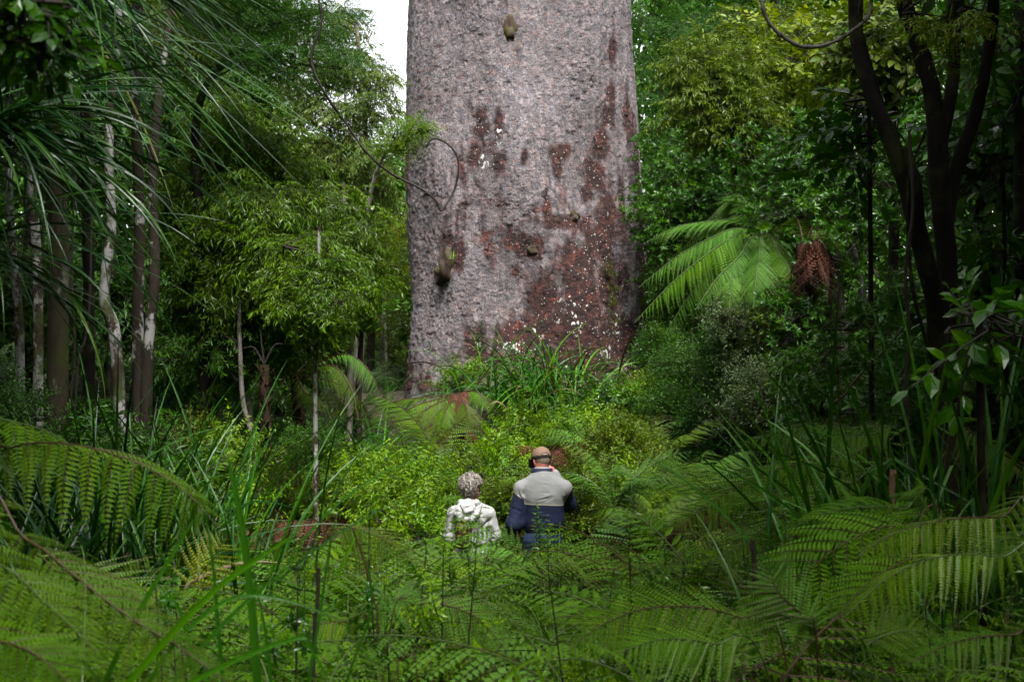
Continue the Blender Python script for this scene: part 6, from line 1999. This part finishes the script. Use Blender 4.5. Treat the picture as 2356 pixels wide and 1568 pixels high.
surf('hood', Hd, .005, M['jacket_woman'], wom, disp=hood_cloth)
T = Solid(.04)
T.ell((0, 0, .84), (.155, .12, .12))
for e in (-1, 1):
    T.chain([(e * .08, 0, .84), (e * .09, .02, .45), (e * .092, -.01, .06)], [.09, .07, .06])
surf('trousers', T, .012, M['beige'], wom, cut=lambda X: .045 - X[..., 2])
for e in (-1, 1):
    surf('shoe', Solid(.02).cap((e * .09, -.03, .04), (e * .102, .13, .03), .04, .035), .01, M['shoe'], wom, cut=lambda X: .004 - X[..., 2])
# hair: a full cap of short wavy locks
Hc = qw(0, -.022, .03)
Hb = Solid(.02).ell(Hc, (.093, .108, .107), Rw).ell(qw(0, -.055, -.02), (.075, .06, .07), Rw)


def whair(X):
    Y = inw(X)
    return np.maximum(np.maximum(Y[..., 1] - .062 - .5 * (Y[..., 2] - .03), np.where((np.abs(Y[..., 0]) > .05) & (Y[..., 1] > -.04), .022 - Y[..., 2], -1)), -.083 - Y[..., 2])


hair = surf('hair', Hb, .005, M['hair_base'], wom, cut=whair, disp=lambda V, Nv: V + Nv * (ridges(V, 33, 70) * .014 + ridges(V, 34, 120, 8) * .003)[:, None])
r_ = np.random.default_rng(12)
me = hair.data
vs = np.zeros(len(me.vertices) * 3, np.float32)
me.vertices.foreach_get('co', vs)
vs = vs.reshape(-1, 3).astype(float)
pick = vs[r_.integers(0, len(vs), 900)]
cen = Hc
g = Geo()
for p in pick:
    pl = inw(p)
    if abs(pl[0]) > .045 and pl[1] > -.05 and pl[2] < .055:
        continue
    o_ = nrm(p - cen)
    d0 = nrm(np.cross(o_, nrm(np.array([0, 0, 1.0]) + r_.normal(0, .6, 3))) * r_.choice([-1, 1]) * .6 + np.array([0, 0, -1]) * .7 + r_.normal(0, .45, 3))
    d0 = nrm(d0 - o_ * (d0 @ o_) * .8 + o_ * .15)
    L = r_.uniform(.03, .06)
    s = np.linspace(0, 1, 5)[:, None]
    w = np.cross(o_, d0)
    pts = p + d0 * L * s + o_ * (.006 * np.sin(s * 3.1)) + w * (.007 * np.sin(s * 5 + r_.uniform(0, 6)))
    blade(g, pts, r_.uniform(.005, .010), r_.uniform(0, 1), 0, 5, o_, keel=.3)
g.build('hair_locks', M['hair_grey'], wom).parent = hair
# sunglasses pushed back: dark arm across the side of the hair
gl = empty('sunglasses', np.array([WX, WY, 0]))
tag(gl, 'dark sunglasses pushed up on the grey hair of the woman', 'sunglasses')
g = Geo()
for e in (-1, 1):
    pts = [qw(e * .099, -.02, .0), qw(e * .101, .01, .045), qw(e * .098, .045, .095)]
    tube(g, curve(pts, 10), .0035, 6, .5, 0)
g.build('arm', M['black'], gl)
g = Geo()
for e in (-1, 1):
    V, Q = Solid().ell(qw(e * .045, .07, .108), (.032, .008, .024), Rw).mesh(.004)
    g.add(V, Q)
g.build('lens', M['glass'], gl, smooth=True)
g = Geo()
V, Q = Solid().ell(qw(.083, -.006, -.047), (.004, .004, .005)).mesh(.002)
g.add(V, Q)
g.build('earring', plain_mat('gold', (.6, .4, .1), .3), wom)
# leather bag on her back
bag = empty('backpack', (WX - .06, WY - .16, 1.06))
bag.scale = (.78, .85, .85)
tag(bag, 'small brown leather backpack hanging below the white hood of the woman', 'bag')
S = Solid(.03)
for zz in (-.10, .07):
    S.cap((-.05, 0, zz), (.05, 0, zz), .042)
S.cap((-.05, 0, -.10), (-.05, 0, .07), .042).cap((.05, 0, -.10), (.05, 0, .07), .042).ell((0, -.01, -.02), (.07, .045, .10))
surf('bag_body', S, .008, M['leather'], bag, disp=lambda V, Nv: V + Nv * (ridges(V, 5, 50) * .006)[:, None])
g = Geo()
for x in (.035, .055):
    blade(g, [(x, -.03, .13), (x + .004, -.055, .04), (x + .012, -.052, -.07)], .016, .5, 0, 10, (0, -1, 0))
box(g, (.06, -.052, -.03), (.022, .006, .012), lv=.5)
g.build('strap', M['leather'], bag)

# ---------------- the boardwalk they stand on
bw = empty('boardwalk', (0, 13.0, 0))
tag(bw, 'wooden boardwalk with a dark handrail where the two visitors stand', 'boardwalk')
M['wood'] = bark_mat('weathered_wood', (.06, .042, .03), (.16, .12, .09), scale=14)
M['wood_dark'] = bark_mat('dark_rail_wood', (.025, .016, .011), (.07, .045, .03), scale=14)
g = Geo()
for i in range(74):
    box(g, (-5.2 + i * .145, 12.95, -.022), (.138, 1.5, .04))
g.build('deck', M['wood'], bw, org=(0, 13.0, 0))
g = Geo()
box(g, (.1, 13.62, .885), (10.8, .11, .045))
g.build('handrail', M['wood_dark'], bw, org=(0, 13.0, 0))
g = Geo()
box(g, (.1, 13.64, .48), (10.8, .04, .09))
g.build('mid_rail', M['wood_dark'], bw, org=(0, 13.0, 0))
for x in np.arange(-4.8, 5.5, 1.7):
    g = Geo()
    box(g, (x, 13.70, .26), (.095, .075, 1.22))
    g.build('post', M['wood_dark'], bw, org=(0, 13.0, 0))
# ------------------------------------------------------------------ labels that need counting
ORD = ['first', 'second', 'third', 'fourth', 'fifth', 'sixth', 'seventh', 'eighth', 'ninth', 'tenth', 'eleventh', 'twelfth', 'thirteenth', 'fourteenth', 'fifteenth', 'sixteenth', 'seventeenth', 'eighteenth', 'nineteenth', 'twentieth']
by = {}
for o, lab, u in AUTO:
    by.setdefault(lab, []).append((u, o))
for lab, l in by.items():
    l.sort(key=lambda t: t[0])
    for i, (u, o) in enumerate(l):
        o['label'] = lab if len(l) == 1 else lab + ', ' + ORD[min(i, 19)] + ' from left'

# ------------------------------------------------------------------ light, sky, camera
SUN_EL, SUN_AZ = math.radians(62), math.radians(165)
w = bpy.data.worlds.new('World')
scene.world = w
w.use_nodes = True
t = w.node_tree
t.nodes.clear()
out = t.nodes.new('ShaderNodeOutputWorld')
bg = t.nodes.new('ShaderNodeBackground')
sky = t.nodes.new('ShaderNodeTexSky')
sky.sky_type = 'NISHITA'
sky.sun_disc = False
sky.sun_elevation = SUN_EL
sky.sun_rotation = SUN_AZ
sky.air_density = 1.0
sky.dust_density = 3.0
bwn = t.nodes.new('ShaderNodeRGBToBW')
t.links.new(sky.outputs[0], bwn.inputs[0])
co = t.nodes.new('ShaderNodeTexCoord')
nz = t.nodes.new('ShaderNodeTexNoise')
nz.inputs['Scale'].default_value = 3.0
nz.inputs['Detail'].default_value = 6.0
t.links.new(co.outputs['Generated'], nz.inputs['Vector'])
mr = t.nodes.new('ShaderNodeMapRange')
mr.inputs[1].default_value, mr.inputs[2].default_value = .3, .7
mr.inputs[3].default_value, mr.inputs[4].default_value = .75, 1.0
t.links.new(nz.outputs['Fac'], mr.inputs[0])
mx = t.nodes.new('ShaderNodeMix')
mx.data_type = 'RGBA'
t.links.new(mr.outputs[0], mx.inputs[0])
t.links.new(sky.outputs[0], mx.inputs[6])
gain = t.nodes.new('ShaderNodeMath')
gain.operation = 'MULTIPLY'
gain.inputs[1].default_value = 1.5
t.links.new(bwn.outputs[0], gain.inputs[0])
t.links.new(gain.outputs[0], mx.inputs[7])
t.links.new(mx.outputs[2], bg.inputs['Color'])
bg.inputs['Strength'].default_value = 0.10
t.links.new(bg.outputs[0], out.inputs[0])

sl = bpy.data.lights.new('sun', 'SUN')
sl.energy = 1.5
sl.angle = math.radians(12)
sl.color = (1.0, .97, .92)
so = bpy.data.objects.new('sun', sl)
COL.objects.link(so)
# pointing from azimuth SUN_AZ (clockwise from +Y) and elevation SUN_EL
sd = Vector((math.sin(SUN_AZ) * math.cos(SUN_EL), math.cos(SUN_AZ) * math.cos(SUN_EL), math.sin(SUN_EL)))
so.rotation_euler = sd.to_track_quat('Z', 'Y').to_euler()
so.location = sd * 40

cd = bpy.data.cameras.new('camera')
cd.sensor_width = 36
cd.lens = 50
cd.clip_end = 600
cd.dof.use_dof = True
cd.dof.focus_distance = 15.5
cd.dof.aperture_fstop = 8.0
co_ = bpy.data.objects.new('viewpoint', cd)
COL.objects.link(co_)
co_.location = (0, 0, CAMZ)
co_.rotation_euler = (math.radians(90), 0, 0)
scene.camera = co_

scene.render.engine = 'CYCLES'
cy = scene.cycles
cy.max_bounces = 4
cy.diffuse_bounces = 1
cy.glossy_bounces = 2
cy.transmission_bounces = 2
cy.transparent_max_bounces = 4
cy.use_denoising = True
cy.caustics_reflective = False
cy.caustics_refractive = False
cy.sample_clamp_indirect = 4
cy.use_adaptive_sampling = True
cy.adaptive_threshold = 0.02
scene.view_settings.view_transform = 'Standard'
scene.view_settings.look = 'None'
scene.view_settings.exposure = 2.12
scene.view_settings.gamma = 1.0

for o in TAGGED + [a[0] for a in AUTO]:
    if len((o.get('label') or '').split()) > 16:
        print('LONGLABEL', o.name, o['label'])
